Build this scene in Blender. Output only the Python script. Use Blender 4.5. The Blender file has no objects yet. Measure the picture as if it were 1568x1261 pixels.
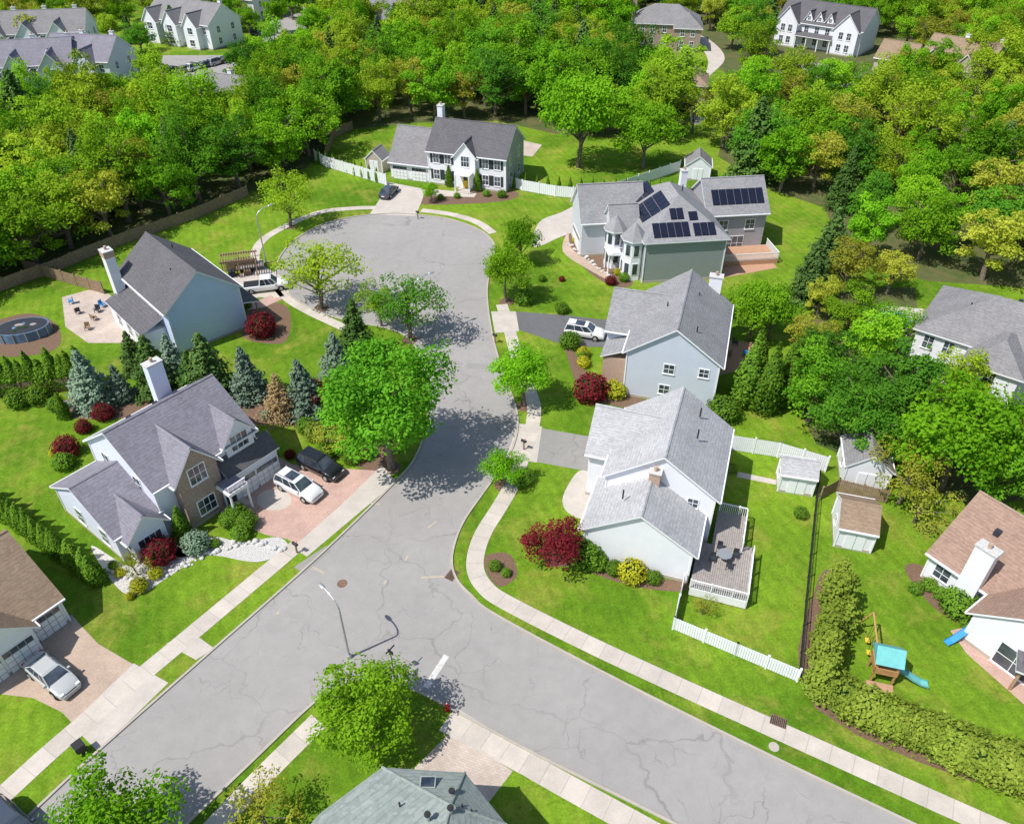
import bpy, math, random
import numpy as np
from mathutils import Vector, Matrix
from mathutils.geometry import tessellate_polygon
random.seed(7)
rng=np.random.default_rng(11)
# ---------------------------------------------------------------- survey helper
# ground-plan coordinates in metres recovered from the photo by photogrammetry
FL=1200.0; P=math.radians(38); HC=50.0; CX,CY=784.0,630.5
SP,CP=math.sin(P),math.cos(P)
def G(x,y,z=0.0):
    u=(x-CX)/FL; v=(y-CY)/FL
    t=(HC-z)/(SP+v*CP)
    return (u*t, t*(CP-v*SP))
sc=bpy.context.scene
COL=sc.collection
# ---------------------------------------------------------------- materials
def newmat(name):
    m=bpy.data.materials.new(name); m.use_nodes=True
    nt=m.node_tree; b=nt.nodes['Principled BSDF']
    return m,nt.nodes,nt.links,b
def mixc(N,L,a,b,f,mode='MIX'):
    n=N.new('ShaderNodeMix'); n.data_type='RGBA'; n.blend_type=mode
    for s,v in ((n.inputs[0],f),(n.inputs[6],a),(n.inputs[7],b)):
        if isinstance(v,bpy.types.NodeSocket): L.new(v,s)
        elif isinstance(v,(int,float)): s.default_value=v
        else: s.default_value=(*v,1)
    return n.outputs[2]
def noise(N,L,vec,scale,detail=4,rough=.55,dist=0):
    n=N.new('ShaderNodeTexNoise'); n.inputs['Scale'].default_value=scale
    n.inputs['Detail'].default_value=detail; n.inputs['Roughness'].default_value=rough
    n.inputs['Distortion'].default_value=dist
    if vec is not None: L.new(vec,n.inputs['Vector'])
    return n.outputs['Fac']
def rampf(N,L,f,a,b,lo=0.0,hi=1.0):
    n=N.new('ShaderNodeMapRange'); n.inputs['From Min'].default_value=a; n.inputs['From Max'].default_value=b
    n.inputs['To Min'].default_value=lo; n.inputs['To Max'].default_value=hi
    L.new(f,n.inputs['Value']); return n.outputs['Result']
def mth(N,L,op,a,b=0.0,c=None):
    n=N.new('ShaderNodeMath'); n.operation=op
    for i,v in enumerate((a,b) if c is None else (a,b,c)):
        if isinstance(v,bpy.types.NodeSocket): L.new(v,n.inputs[i])
        else: n.inputs[i].default_value=v
    return n.outputs[0]
def gray(N,L,f):
    n=N.new('ShaderNodeCombineColor')
    for i in range(3): L.new(f,n.inputs[i])
    return n.outputs[0]
def wpos(N): return N.new('ShaderNodeNewGeometry').outputs['Position']
def opos(N): return N.new('ShaderNodeTexCoord').outputs['Object']
def bumpn(N,L,b,h,strength=.3,dist=.02):
    n=N.new('ShaderNodeBump'); n.inputs['Strength'].default_value=strength; n.inputs['Distance'].default_value=dist
    L.new(h,n.inputs['Height']); L.new(n.outputs[0],b.inputs['Normal'])
def simple(name,c,rough=.7,var=.12,scale=4,c2=None,metal=0,spec=.3,bump=0,world=False):
    m,N,L,b=newmat(name)
    v=wpos(N) if world else opos(N)
    f=noise(N,L,v,scale,6,.6)
    lo=tuple(x*(1-var) for x in c) if c2 is None else c
    hi=tuple(min(1,x*(1+var)) for x in c) if c2 is None else c2
    L.new(mixc(N,L,lo,hi,rampf(N,L,f,.3,.7)),b.inputs['Base Color'])
    b.inputs['Roughness'].default_value=rough; b.inputs['Metallic'].default_value=metal
    b.inputs['Specular IOR Level'].default_value=spec
    if bump: bumpn(N,L,b,f,bump)
    return m
def grassmat(name,ca,cb,cy,yel=.5):
    m,N,L,b=newmat(name); p=wpos(N)
    big=noise(N,L,p,.06,4,.6); mid=noise(N,L,p,.2,7,.72,.4); mid2=noise(N,L,p,.9,6,.75,.8); fine=noise(N,L,p,5,6,.75); tiny=noise(N,L,p,22,3,.7)
    c=mixc(N,L,ca,cb,rampf(N,L,big,.4,.6))
    c=mixc(N,L,c,cy,rampf(N,L,mid,.49,.68,0,yel))
    c=mixc(N,L,c,gray(N,L,rampf(N,L,mid2,.3,.7,.74,1.24)),1.0,'MULTIPLY')
    w=N.new('ShaderNodeTexWave'); w.inputs['Scale'].default_value=.3; w.inputs['Distortion'].default_value=1.6
    w.inputs['Detail'].default_value=2
    mp=N.new('ShaderNodeMapping'); mp.inputs['Rotation'].default_value=(0,0,math.radians(-20)); L.new(p,mp.inputs['Vector']); L.new(mp.outputs[0],w.inputs['Vector'])
    c=mixc(N,L,c,gray(N,L,rampf(N,L,w.outputs['Fac'],0,1,.95,1.05)),1.0,'MULTIPLY')
    c=mixc(N,L,c,gray(N,L,rampf(N,L,fine,.25,.75,.6,1.4)),1.0,'MULTIPLY')
    c=mixc(N,L,c,gray(N,L,rampf(N,L,tiny,.2,.8,.6,1.4)),1.0,'MULTIPLY')
    L.new(c,b.inputs['Base Color']); b.inputs['Roughness'].default_value=.95; b.inputs['Specular IOR Level'].default_value=.1
    bumpn(N,L,b,tiny,.5,.05)
    return m
M={}
M['grass']=grassmat('grass',(.088,.185,.010),(.165,.280,.018),(.30,.28,.055),.68)
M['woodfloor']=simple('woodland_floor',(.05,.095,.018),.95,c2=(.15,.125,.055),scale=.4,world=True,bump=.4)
def asphalt(name,c1,c2,crack=.6):
    m,N,L,b=newmat(name); p=wpos(N)
    big=noise(N,L,p,.09,5,.6); mid=noise(N,L,p,.9,6,.7); fine=noise(N,L,p,18,4,.8)
    c=mixc(N,L,c1,c2,rampf(N,L,big,.3,.7))
    c=mixc(N,L,c,gray(N,L,rampf(N,L,mid,.25,.75,.91,1.07)),1.0,'MULTIPLY')
    c=mixc(N,L,c,gray(N,L,rampf(N,L,fine,.2,.8,.82,1.18)),1.0,'MULTIPLY')
    nd=N.new('ShaderNodeTexNoise'); nd.inputs['Scale'].default_value=.5; nd.inputs['Detail'].default_value=6; L.new(p,nd.inputs['Vector'])
    va=N.new('ShaderNodeVectorMath'); va.operation='MULTIPLY_ADD'; L.new(nd.outputs['Color'],va.inputs[0]); va.inputs[1].default_value=(3.2,3.2,0); L.new(p,va.inputs[2])
    for s,w in ((.12,.0095),(.3,.008)):
        vo=N.new('ShaderNodeTexVoronoi'); vo.feature='DISTANCE_TO_EDGE'; vo.inputs['Scale'].default_value=s; L.new(va.outputs[0],vo.inputs['Vector'])
        e=rampf(N,L,vo.outputs['Distance'],0,w*(s/.12)**.4,crack,0)
        mk=rampf(N,L,noise(N,L,p,.14 if s<.2 else .2,2),.38 if s<.2 else .52,.6,0.18,1)
        c=mixc(N,L,c,tuple(x*.42 for x in c1),mth(N,L,'MULTIPLY',e,mk))
    L.new(c,b.inputs['Base Color']); b.inputs['Roughness'].default_value=.9; b.inputs['Specular IOR Level'].default_value=.2
    bumpn(N,L,b,fine,.25,.01)
    return m
M['road']=asphalt('road_asphalt',(.310,.292,.280),(.355,.336,.320),.5)
M['drive_asphalt']=asphalt('driveway_asphalt',(.12,.12,.125),(.16,.16,.165),.3)
M['drive_grey']=asphalt('old_driveway_asphalt',(.26,.25,.235),(.32,.305,.285),.45)
def concrete(name,c,joint=1.5,dark=.62):
    m,N,L,b=newmat(name); p=wpos(N)
    mid=noise(N,L,p,.6,6,.7); fine=noise(N,L,p,9,5,.7)
    cc=mixc(N,L,tuple(x*.86 for x in c),tuple(min(1,x*1.1) for x in c),rampf(N,L,mid,.3,.7))
    cc=mixc(N,L,cc,gray(N,L,rampf(N,L,fine,.2,.8,.86,1.1)),1.0,'MULTIPLY')
    if joint:
        uv=N.new('ShaderNodeUVMap'); sx=N.new('ShaderNodeSeparateXYZ'); L.new(uv.outputs[0],sx.inputs[0])
        fr=mth(N,L,'PINGPONG',sx.outputs[0],joint/2)
        cc=mixc(N,L,cc,tuple(x*dark for x in c),rampf(N,L,fr,0.01,.04,.7,0))
        fl=mth(N,L,'FLOOR',mth(N,L,'DIVIDE',sx.outputs[0],joint)); wn=N.new('ShaderNodeTexWhiteNoise'); wn.noise_dimensions='1D'; L.new(fl,wn.inputs['W'])
        cc=mixc(N,L,cc,gray(N,L,rampf(N,L,wn.outputs['Value'],0,1,.90,1.05)),1.0,'MULTIPLY')
    L.new(cc,b.inputs['Base Color']); b.inputs['Roughness'].default_value=.85
    return m
M['sidewalk']=concrete('sidewalk_concrete',(.56,.50,.435))
M['concrete']=concrete('concrete_pad',(.53,.475,.42),0)
M['kerb']=concrete('kerb_concrete',(.44,.40,.34),0)
def pavers(name,c1,c2,mort,scale=4):
    m,N,L,b=newmat(name); p=wpos(N)
    mp=N.new('ShaderNodeMapping'); mp.inputs['Rotation'].default_value=(0,0,math.radians(20)); L.new(p,mp.inputs['Vector'])
    br=N.new('ShaderNodeTexBrick'); br.inputs['Scale'].default_value=scale; L.new(mp.outputs[0],br.inputs['Vector'])
    br.inputs['Color1'].default_value=(*c1,1); br.inputs['Color2'].default_value=(*c2,1); br.inputs['Mortar'].default_value=(*mort,1)
    br.inputs['Mortar Size'].default_value=.02
    f=noise(N,L,p,.5,5,.6)
    L.new(mixc(N,L,br.outputs['Color'],gray(N,L,rampf(N,L,f,.3,.7,.85,1.12)),1.0,'MULTIPLY'),b.inputs['Base Color'])
    b.inputs['Roughness'].default_value=.85
    return m
M['pav_pink']=pavers('paver_pink',(.48,.29,.235),(.58,.40,.335),(.38,.27,.22))
M['pav_tan']=pavers('paver_tan',(.44,.32,.24),(.52,.40,.31),(.35,.27,.21))
M['pav_beige']=pavers('paver_beige',(.48,.39,.325),(.56,.465,.40),(.4,.33,.28),1.5)
M['mulch']=simple('mulch',(.12,.07,.045),.95,c2=(.23,.15,.10),scale=6,world=True,bump=.5)
M['stone']=simple('white_gravel',(.30,.29,.27),.9,c2=(.72,.70,.67),scale=9,world=True,bump=.5)
def shingle(name,c,var=.25):
    m,N,L,b=newmat(name); p=opos(N)
    mp=N.new('ShaderNodeMapping'); mp.inputs['Scale'].default_value=(3,3,7); L.new(p,mp.inputs['Vector'])
    vo=N.new('ShaderNodeTexVoronoi'); vo.inputs['Scale'].default_value=1.3; L.new(mp.outputs[0],vo.inputs['Vector'])
    sepc=N.new('ShaderNodeSeparateColor'); L.new(vo.outputs['Color'],sepc.inputs[0])
    big=noise(N,L,p,.4,4,.55); fine=noise(N,L,p,14,4,.8)
    cc=mixc(N,L,tuple(x*(1-var*.5) for x in c),tuple(min(1,x*(1+var*.6)) for x in c),sepc.outputs[0])
    cc=mixc(N,L,cc,gray(N,L,rampf(N,L,big,.3,.7,.90,1.08)),1.0,'MULTIPLY')
    cc=mixc(N,L,cc,gray(N,L,rampf(N,L,fine,.2,.8,.82,1.18)),1.0,'MULTIPLY')
    sx=N.new('ShaderNodeSeparateXYZ'); L.new(p,sx.inputs[0])
    pp=mth(N,L,'PINGPONG',sx.outputs[2],.085)
    cc=mixc(N,L,cc,tuple(x*.6 for x in c),rampf(N,L,pp,0,.03,.45,0))
    L.new(cc,b.inputs['Base Color']); b.inputs['Roughness'].default_value=.9; b.inputs['Specular IOR Level'].default_value=.2
    bumpn(N,L,b,fine,.4,.02)
    return m
M['sh_purple']=shingle('shingle_slate',(.225,.215,.25)); M['sh_dark']=shingle('shingle_charcoal',(.125,.12,.128))
M['sh_grey']=shingle('shingle_grey',(.275,.272,.278)); M['sh_light']=shingle('shingle_light_grey',(.42,.418,.425))
M['sh_brown']=shingle('shingle_brown',(.32,.215,.165)); M['sh_tan']=shingle('shingle_tan',(.29,.21,.145))
M['sh_green']=shingle('shingle_grey_green',(.27,.305,.28)); M['sh_mid']=shingle('shingle_mid_grey',(.23,.222,.225))
def siding(name,c,lap=.11):
    m,N,L,b=newmat(name); p=opos(N)
    sx=N.new('ShaderNodeSeparateXYZ'); L.new(p,sx.inputs[0])
    pp=mth(N,L,'FRACT',mth(N,L,'DIVIDE',sx.outputs[2],lap*2))
    f=noise(N,L,p,.8,5,.6)
    cc=mixc(N,L,tuple(x*.93 for x in c),c,rampf(N,L,f,.3,.7))
    cc=mixc(N,L,cc,tuple(x*.72 for x in c),rampf(N,L,pp,.82,.95,0,.7))
    cc=mixc(N,L,cc,tuple(x*.75 for x in c),mth(N,L,'MULTIPLY',rampf(N,L,sx.outputs[2],.2,1.2,.35,0),f))
    L.new(cc,b.inputs['Base Color']); b.inputs['Roughness'].default_value=.55
    return m
M['w_paleblue']=siding('siding_pale_blue',(.76,.80,.92)); M['w_blue']=siding('siding_blue',(.58,.68,.92))
M['w_greyblue']=siding('siding_grey_blue',(.60,.64,.74)); M['w_white']=siding('siding_white',(.85,.85,.90))
M['w_sage']=siding('siding_slate_grey',(.30,.32,.335)); M['w_tan']=siding('siding_tan',(.50,.44,.36)); M['w_grey']=siding('siding_grey',(.38,.385,.41))
M['w_pgrey']=siding('siding_pale_grey',(.60,.62,.67))
M['trim']=simple('white_trim',(.82,.82,.84),.5,.04,3)
M['vinyl']=simple('white_vinyl',(.82,.83,.86),.4,.05,3)
def brickm(name,c1,c2,mo):
    m,N,L,b=newmat(name); p=opos(N)
    sx=N.new('ShaderNodeSeparateXYZ'); L.new(p,sx.inputs[0]); cb=N.new('ShaderNodeCombineXYZ')
    L.new(mth(N,L,'ADD',sx.outputs[0],sx.outputs[1]),cb.inputs[0]); L.new(sx.outputs[2],cb.inputs[1])
    br=N.new('ShaderNodeTexBrick'); br.inputs['Scale'].default_value=3.2; L.new(cb.outputs[0],br.inputs['Vector'])
    br.inputs['Color1'].default_value=(*c1,1); br.inputs['Color2'].default_value=(*c2,1); br.inputs['Mortar'].default_value=(*mo,1)
    L.new(br.outputs['Color'],b.inputs['Base Color']); b.inputs['Roughness'].default_value=.9
    return m
M['brick']=brickm('brick_brown',(.26,.16,.12),(.42,.31,.25),(.38,.34,.31))
M['brick_tan']=brickm('brick_tan',(.42,.27,.19),(.50,.34,.25),(.45,.4,.35))
def glassm():
    m,N,L,b=newmat('window_glass'); f=noise(N,L,opos(N),.7,2)
    L.new(mixc(N,L,(.02,.03,.045),(.10,.12,.15),rampf(N,L,f,.35,.65)),b.inputs['Base Color'])
    b.inputs['Roughness'].default_value=.08; b.inputs['Specular IOR Level'].default_value=.8
    return m
M['glass']=glassm()
M['solar']=simple('solar_panel',(.012,.014,.03),.18,.3,5,spec=.6)
M['metal']=simple('galvanised_metal',(.5,.51,.52),.4,.08,3,metal=.6)
M['black']=simple('black_metal',(.03,.03,.033),.5,.1,3)
M['tyre']=simple('tyre_rubber',(.02,.02,.02),.85,.1,3)
M['wood']=simple('weathered_wood',(.22,.15,.09),.85,c2=(.36,.26,.17),scale=3,bump=.3)
M['deck']=simple('deck_boards',(.27,.24,.225),.8,c2=(.40,.36,.33),scale=3)
M['deck_brown']=simple('deck_brown',(.42,.24,.15),.75,c2=(.52,.32,.21),scale=3)
M['cedar']=simple('cedar',(.50,.28,.11),.7,.2,3)
M['shutter']=simple('shutter_dark',(.035,.04,.05),.6,.1,3)
M['blueplastic']=simple('blue_plastic',(.04,.28,.62),.4,.1,2)
M['poolblue']=simple('faded_pool_liner',(.12,.19,.28),.5,.2,2)
M['teal']=simple('teal_canvas',(.16,.48,.47),.7,.1,3)
M['red']=simple('red_paint',(.55,.03,.02),.45,.1,3)
M['yellow']=simple('yellow_plastic',(.7,.5,.05),.45,.1,3)
M['line']=simple('road_paint_white',(.72,.71,.68),.8,c2=(.46,.45,.43),scale=2.5,world=True)
M['liney']=simple('road_paint_faded',(.52,.43,.29),.85,c2=(.38,.34,.30),scale=2.5,world=True)
M['grate']=simple('rusty_iron',(.14,.08,.05),.8,c2=(.26,.17,.12),scale=5)
M['stonepale']=simple('pale_stone',(.55,.54,.52),.85,.2,6,bump=.3)
def waterm():
    m,N,L,b=newmat('pool_water'); f=noise(N,L,opos(N),2,4)
    L.new(mixc(N,L,(.04,.30,.38),(.09,.42,.48),f),b.inputs['Base Color']); b.inputs['Roughness'].default_value=.05
    bumpn(N,L,b,f,.1,.02); return m
M['water']=waterm()
def paint(name,c):
    m,N,L,b=newmat(name); f=noise(N,L,opos(N),3,3)
    L.new(mixc(N,L,tuple(x*.94 for x in c),c,f),b.inputs['Base Color']); b.inputs['Roughness'].default_value=.3
    b.inputs['Coat Weight'].default_value=.8; b.inputs['Coat Roughness'].default_value=.05; return m
M['p_white']=paint('car_paint_white',(.76,.76,.77)); M['p_black']=paint('car_paint_black',(.012,.013,.015))
M['p_silver']=paint('car_paint_silver',(.46,.47,.46)); M['p_dark']=paint('car_paint_dark_blue',(.05,.065,.09)); M['p_grey']=paint('car_paint_grey',(.16,.165,.17))
M['lamp']=simple('headlamp',(.8,.8,.78),.15,.05,3,spec=.7); M['tail']=simple('tail_lamp',(.35,.01,.01),.2,.05,3,spec=.7)
def leafm(name,c1,c2,c3,trans=.38,hue=.25,c4=None):
    m,N,L,b=newmat(name)
    at=N.new('ShaderNodeAttribute'); at.attribute_name='tint'
    oi=N.new('ShaderNodeObjectInfo')
    c=mixc(N,L,c1,c2,at.outputs['Fac'])
    c=mixc(N,L,c,c3,rampf(N,L,oi.outputs['Random'],.4,1,0,hue*2))
    if c4: c=mixc(N,L,c,c4,rampf(N,L,oi.outputs['Random'],.4,0,0,.7))
    c=mixc(N,L,c,gray(N,L,rampf(N,L,mth(N,L,'FRACT',mth(N,L,'MULTIPLY',oi.outputs['Random'],7.3)),0,1,.72,1.2)),1.0,'MULTIPLY')
    N.remove(b)
    df=N.new('ShaderNodeBsdfDiffuse'); L.new(c,df.inputs['Color'])
    tr=N.new('ShaderNodeBsdfTranslucent'); L.new(mixc(N,L,c,(1.35,1.3,.8),1.0,'MULTIPLY'),tr.inputs['Color'])
    mx=N.new('ShaderNodeMixShader'); mx.inputs[0].default_value=trans
    L.new(df.outputs[0],mx.inputs[1]); L.new(tr.outputs[0],mx.inputs[2])
    L.new(mx.outputs[0],N['Material Output'].inputs['Surface'])
    return m
M['leaf']=leafm('leaf_green',(.100,.285,.012),(.260,.54,.024),(.32,.52,.03),.36)
M['leaf_m']=leafm('leaf_maple',(.065,.235,.016),(.180,.45,.032),(.18,.42,.03),.32)
M['leaf_f']=leafm('leaf_forest',(.095,.270,.012),(.265,.52,.024),(.42,.47,.04),.36,hue=.32,c4=(.055,.20,.03))
M['leaf_y']=leafm('leaf_yellow_green',(.26,.33,.028),(.50,.52,.07),(.46,.42,.06))
M['leaf_red']=leafm('leaf_red',(.15,.016,.024),(.33,.045,.06),(.24,.03,.04))
M['leaf_spruce']=leafm('needle_green',(.055,.14,.03),(.15,.26,.055),(.15,.22,.08),.15)
M['leaf_blue']=leafm('needle_blue',(.13,.20,.14),(.28,.37,.27),(.22,.31,.2),.15)
M['leaf_brown']=leafm('needle_brown',(.24,.16,.07),(.42,.30,.15),(.35,.27,.15),.2)
M['leaf_arb']=leafm('arborvitae_foliage',(.08,.19,.018),(.20,.36,.035),(.19,.32,.03),.2)
M['leaf_jun']=leafm('juniper_foliage',(.14,.22,.025),(.31,.40,.055),(.28,.33,.05),.2)
M['leaf_yel']=leafm('golden_shrub',(.36,.37,.02),(.60,.58,.04),(.47,.49,.04),.2)
M['bark']=simple('bark',(.12,.09,.065),.95,c2=(.24,.19,.15),scale=5,bump=.6)
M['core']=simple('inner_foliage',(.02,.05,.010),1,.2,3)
# ---------------------------------------------------------------- mesh builder
class MB:
    def __init__(s): s.v=[];s.f=[];s.mi=[];s.m=[];s.uv=None
    def mid(s,m):
        mm=M[m]
        if mm not in s.m: s.m.append(mm)
        return s.m.index(mm)
    def add(s,vs,fs,m):
        o=len(s.v); s.v+= [tuple(map(float,x)) for x in vs]
        k=s.mid(m) if isinstance(m,str) else None
        for i,f in enumerate(fs):
            s.f.append([a+o for a in f]); s.mi.append(k if k is not None else s.mid(m[i]))
    def box(s,x0,x1,y0,y1,z0,z1,m,T=None):
        vs=[Vector((x,y,z)) for z in (z0,z1) for x,y in ((x0,y0),(x1,y0),(x1,y1),(x0,y1))]
        if T is not None: vs=[T@v for v in vs]
        s.add(vs,[(3,2,1,0),(4,5,6,7),(0,1,5,4),(1,2,6,5),(2,3,7,6),(3,0,4,7)],m)
    def prism(s,poly,z0,z1,m):
        n=len(poly); s.add([(x,y,z0) for x,y in poly]+[(x,y,z1) for x,y in poly],
            [list(range(n))[::-1],list(range(n,2*n))]+[(i,(i+1)%n,n+(i+1)%n,n+i) for i in range(n)],m)
    def cyl(s,p0,p1,r0,r1,m,n=8,cap=True):
        p0=Vector(p0);p1=Vector(p1);d=(p1-p0).normalized()
        a=d.orthogonal().normalized(); b=d.cross(a)
        vs=[p0+(a*math.cos(t)+b*math.sin(t))*r0 for t in [2*math.pi*i/n for i in range(n)]]+[p1+(a*math.cos(t)+b*math.sin(t))*r1 for t in [2*math.pi*i/n for i in range(n)]]
        fs=[(i,(i+1)%n,n+(i+1)%n,n+i) for i in range(n)]
        if cap: fs+= [list(range(n))[::-1],list(range(n,2*n))]
        s.add(vs,fs,m)
    def ell(s,c,r,m,nu=10,nv=6):
        vs=[];fs=[]
        for j in range(nv+1):
            ph=math.pi*j/nv
            for i in range(nu):
                th=2*math.pi*i/nu; vs.append((c[0]+r[0]*math.sin(ph)*math.cos(th),c[1]+r[1]*math.sin(ph)*math.sin(th),c[2]-r[2]*math.cos(ph)))
        for j in range(nv):
            for i in range(nu): fs.append((j*nu+i,j*nu+(i+1)%nu,(j+1)*nu+(i+1)%nu,(j+1)*nu+i))
        s.add(vs,fs,m)
    def mesh(s,name):
        me=bpy.data.meshes.new(name); me.from_pydata(s.v,[],s.f)
        for m in s.m: me.materials.append(m)
        me.polygons.foreach_set('material_index',s.mi); me.update(); return me
    def obj(s,name,parent=None,loc=None,rz=0,smooth=False):
        me=s.mesh(name); o=bpy.data.objects.new(name,me); COL.objects.link(o)
        if parent: o.parent=parent
        if loc is not None: o.location=loc
        o.rotation_euler=(0,0,rz)
        if smooth: me.polygons.foreach_set('use_smooth',[True]*len(me.polygons))
        return o
def empty(name,loc=(0,0,0),rz=0):
    e=bpy.data.objects.new(name,None); e.empty_display_size=.5; e.location=loc; e.rotation_euler=(0,0,rz); COL.objects.link(e); return e
# ---------------------------------------------------------------- ground sheets
def catmull(pts,k=6,closed=False):
    n=len(pts); out=[]
    rg=range(n) if closed else range(n-1)
    for i in rg:
        if closed: a,b,c,d=pts[(i-1)%n],pts[i],pts[(i+1)%n],pts[(i+2)%n]
        else: a,b,c,d=pts[max(i-1,0)],pts[i],pts[i+1],pts[min(i+2,n-1)]
        for j in range(k):
            t=j/k
            out.append(tuple(.5*((2*b[q])+(-a[q]+c[q])*t+(2*a[q]-5*b[q]+4*c[q]-d[q])*t*t+(-a[q]+3*b[q]-3*c[q]+d[q])*t**3) for q in (0,1)))
    if not closed: out.append(pts[-1])
    return out
def sheet(name,px,z,m,smooth=True,k=5,world=False):
    pts=[p if world else G(*p) for p in px]
    if smooth: pts=catmull(pts,k,True)
    tri=tessellate_polygon([[Vector((x,y,0)) for x,y in pts]])
    me=bpy.data.meshes.new(name); 
    fs=[]
    for t in tri:
        a,b,c=[pts[i] for i in t]
        if (b[0]-a[0])*(c[1]-a[1])-(b[1]-a[1])*(c[0]-a[0])<0: t=t[::-1]
        fs.append(tuple(t))
    me.from_pydata([(x,y,z) for x,y in pts],[],fs); me.materials.append(M[m])
    o=bpy.data.objects.new(name,me); COL.objects.link(o); return o
def strip(name,px,width,z,m,h=0,smooth=True,parent=None):
    pts=[G(*p) for p in px]
    if smooth: pts=catmull(pts,5)
    n=len(pts); vs=[];uv=[];d=0
    for i,(x,y) in enumerate(pts):
        a=pts[max(i-1,0)];b=pts[min(i+1,n-1)]
        t=Vector((b[0]-a[0],b[1]-a[1])).normalized(); nx,ny=-t.y,t.x
        if i: d+=math.dist(pts[i],pts[i-1])
        vs+=[(x+nx*width/2,y+ny*width/2,z),(x-nx*width/2,y-ny*width/2,z)]; uv+=[(d,0),(d,width)]
    fs=[(2*i,2*i+1,2*i+3,2*i+2) for i in range(n-1)]
    N0=len(vs)
    if h:
        vs+=[(x,y,-.02) for x,y,_ in vs]; uv+=uv
        fs+=[(2*i,2*i+2,N0+2*i+2,N0+2*i) for i in range(n-1)]+[(2*i+1,N0+2*i+1,N0+2*i+3,2*i+3) for i in range(n-1)]
        fs+=[(0,N0,N0+1,1),(2*n-2,2*n-1,N0+2*n-1,N0+2*n-2)]
    me=bpy.data.meshes.new(name); me.from_pydata(vs,[],fs); me.materials.append(M[m])
    ul=me.uv_layers.new(name='UVMap')
    for l in me.loops: ul.data[l.index].uv=uv[l.vertex_index]
    o=bpy.data.objects.new(name,me); COL.objects.link(o)
    if parent: o.parent=parent
    return o
me=bpy.data.meshes.new('ground'); S=1500
me.from_pydata([(-S,-S,0),(S,-S,0),(S,S,0),(-S,S,0)],[],[(0,1,2,3)]); me.materials.append(M['grass'])
COL.objects.link(bpy.data.objects.new('ground',me))
RC=[(640,329),(680,334),(715,344),(742,357),(757,375),(756,395),(749,420),(746,450),(750,490),(758,530),(772,575),(787,615),(793,645),(787,680),(768,715),(740,755),(712,795),(697,830),(692,862),(700,888),(722,912),(760,942),(940,1038),(1165,1150),(1400,1262),(1700,1405)]
LC2=[(1350,1420),(1035,1262),(825,1157),(700,1090),(650,1063),(600,1043),(560,1038),(520,1050),(478,1078),(385,1167),(285,1262),(150,1390)]
LC=[(-120,1400),(30,1262),(150,1150),(320,1000),(490,850),(605,738),(636,700),(652,655),(655,605),(648,560),(628,520),(590,502),(535,492),(480,474),(440,450),(423,425),(428,395),(455,365),(500,342),(550,331),(600,327)]
road_w=catmull([G(*p) for p in RC],5)+catmull([G(*p) for p in LC2],5)+catmull([G(*p) for p in LC],5)
sheet('road',road_w,.004,'road',False,world=True)
kb=empty('kerb')
for nm,c in (('kerb_east',RC),('kerb_south',LC2),('kerb_west',LC+[(640,329)])): strip(nm,c,.18,.11,'kerb',h=1,parent=kb)
sw=empty('sidewalk')
for i,(c,w) in enumerate((
 ([(768,466),(776,490),(790,540),(808,590),(818,625),(812,665),(798,705),(784,742),(764,777),(742,812),(730,843),(728,872),(742,898),(775,922),(900,985),(1040,1050),(1180,1113),(1490,1252),(1600,1300)],1.45),
 ([(-60,1275),(15,1207),(110,1122),(285,977),(455,835)],1.5),
 ([(428,455),(405,425),(390,400),(400,370),(440,345),(490,325),(540,319),(575,318)],1.3),
 ([(645,322),(690,328),(730,340),(755,357)],1.3),
 ([(425,440),(445,460),(480,480),(530,503)],1.3),
 ([(320,1275),(400,1190),(488,1103)],1.5),
 ([(690,1098),(760,1140),(830,1182),(980,1265),(1060,1310)],1.6),
 )): strip('sidewalk_run_%d'%i,c,w,.020,'sidewalk',parent=sw)
sheet('driveway',[(330,770),(425,698),(450,712),(600,722),(575,752),(470,842),(440,825),(405,818),(365,800)],.012,'pav_pink',False)
sheet('driveway_apron',[(585,712),(607,737),(470,852),(448,838),(520,775)],.016,'concrete',False)
sheet('driveway_medallion',[(405+38*math.cos(a)*.7+15,770+20*math.sin(a)*.8-5) for a in [i*math.pi/8 for i in range(16)]],.018,'concrete')
sheet('driveway',[(-90,1060),(0,1015),(110,940),(122,955),(150,985),(210,1020),(112,1108),(95,1090),(50,1068),(0,1062),(-60,1090)],.012,'pav_tan',False)
sheet('driveway_apron',[(205,1015),(258,1045),(150,1150),(108,1108)],.016,'concrete',False)
sheet('driveway_apron',[(290,965),(328,992),(300,1010),(255,985)],.014,'concrete',False)
sheet('driveway',[(590,278),(652,290),(645,310),(636,331),(566,328),(585,300)],.012,'concrete',False)
sheet('driveway',[(816,378),(826,340),(860,325),(905,305),(950,318),(905,345),(860,362)],.012,'concrete')
sheet('driveway',[(790,477),(870,483),(945,492),(945,532),(870,530),(795,505)],.012,'drive_asphalt',False)
sheet('driveway_apron',[(752,477),(790,477),(795,507),(758,510)],.024,'concrete',False)
sheet('driveway',[(826,655),(925,672),(925,726),(822,707)],.012,'drive_grey',False)
sheet('driveway_apron',[(793,648),(830,653),(822,708),(775,700)],.016,'concrete',False)
sheet('driveway',[(690,1120),(785,1180),(745,1232),(630,1180)],.012,'pav_beige',False)
sheet('driveway_apron',[(695,1085),(828,1158),(800,1186),(672,1118)],.016,'concrete',False)
sheet('parking_pad',[(350,452),(345,430),(400,405),(445,432),(440,458),(395,455),(365,470)],.012,'concrete',False)
sheet('footpath',[(372,465),(400,458),(430,445),(440,455),(405,470),(380,475)],.014,'pav_pink',False)
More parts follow.
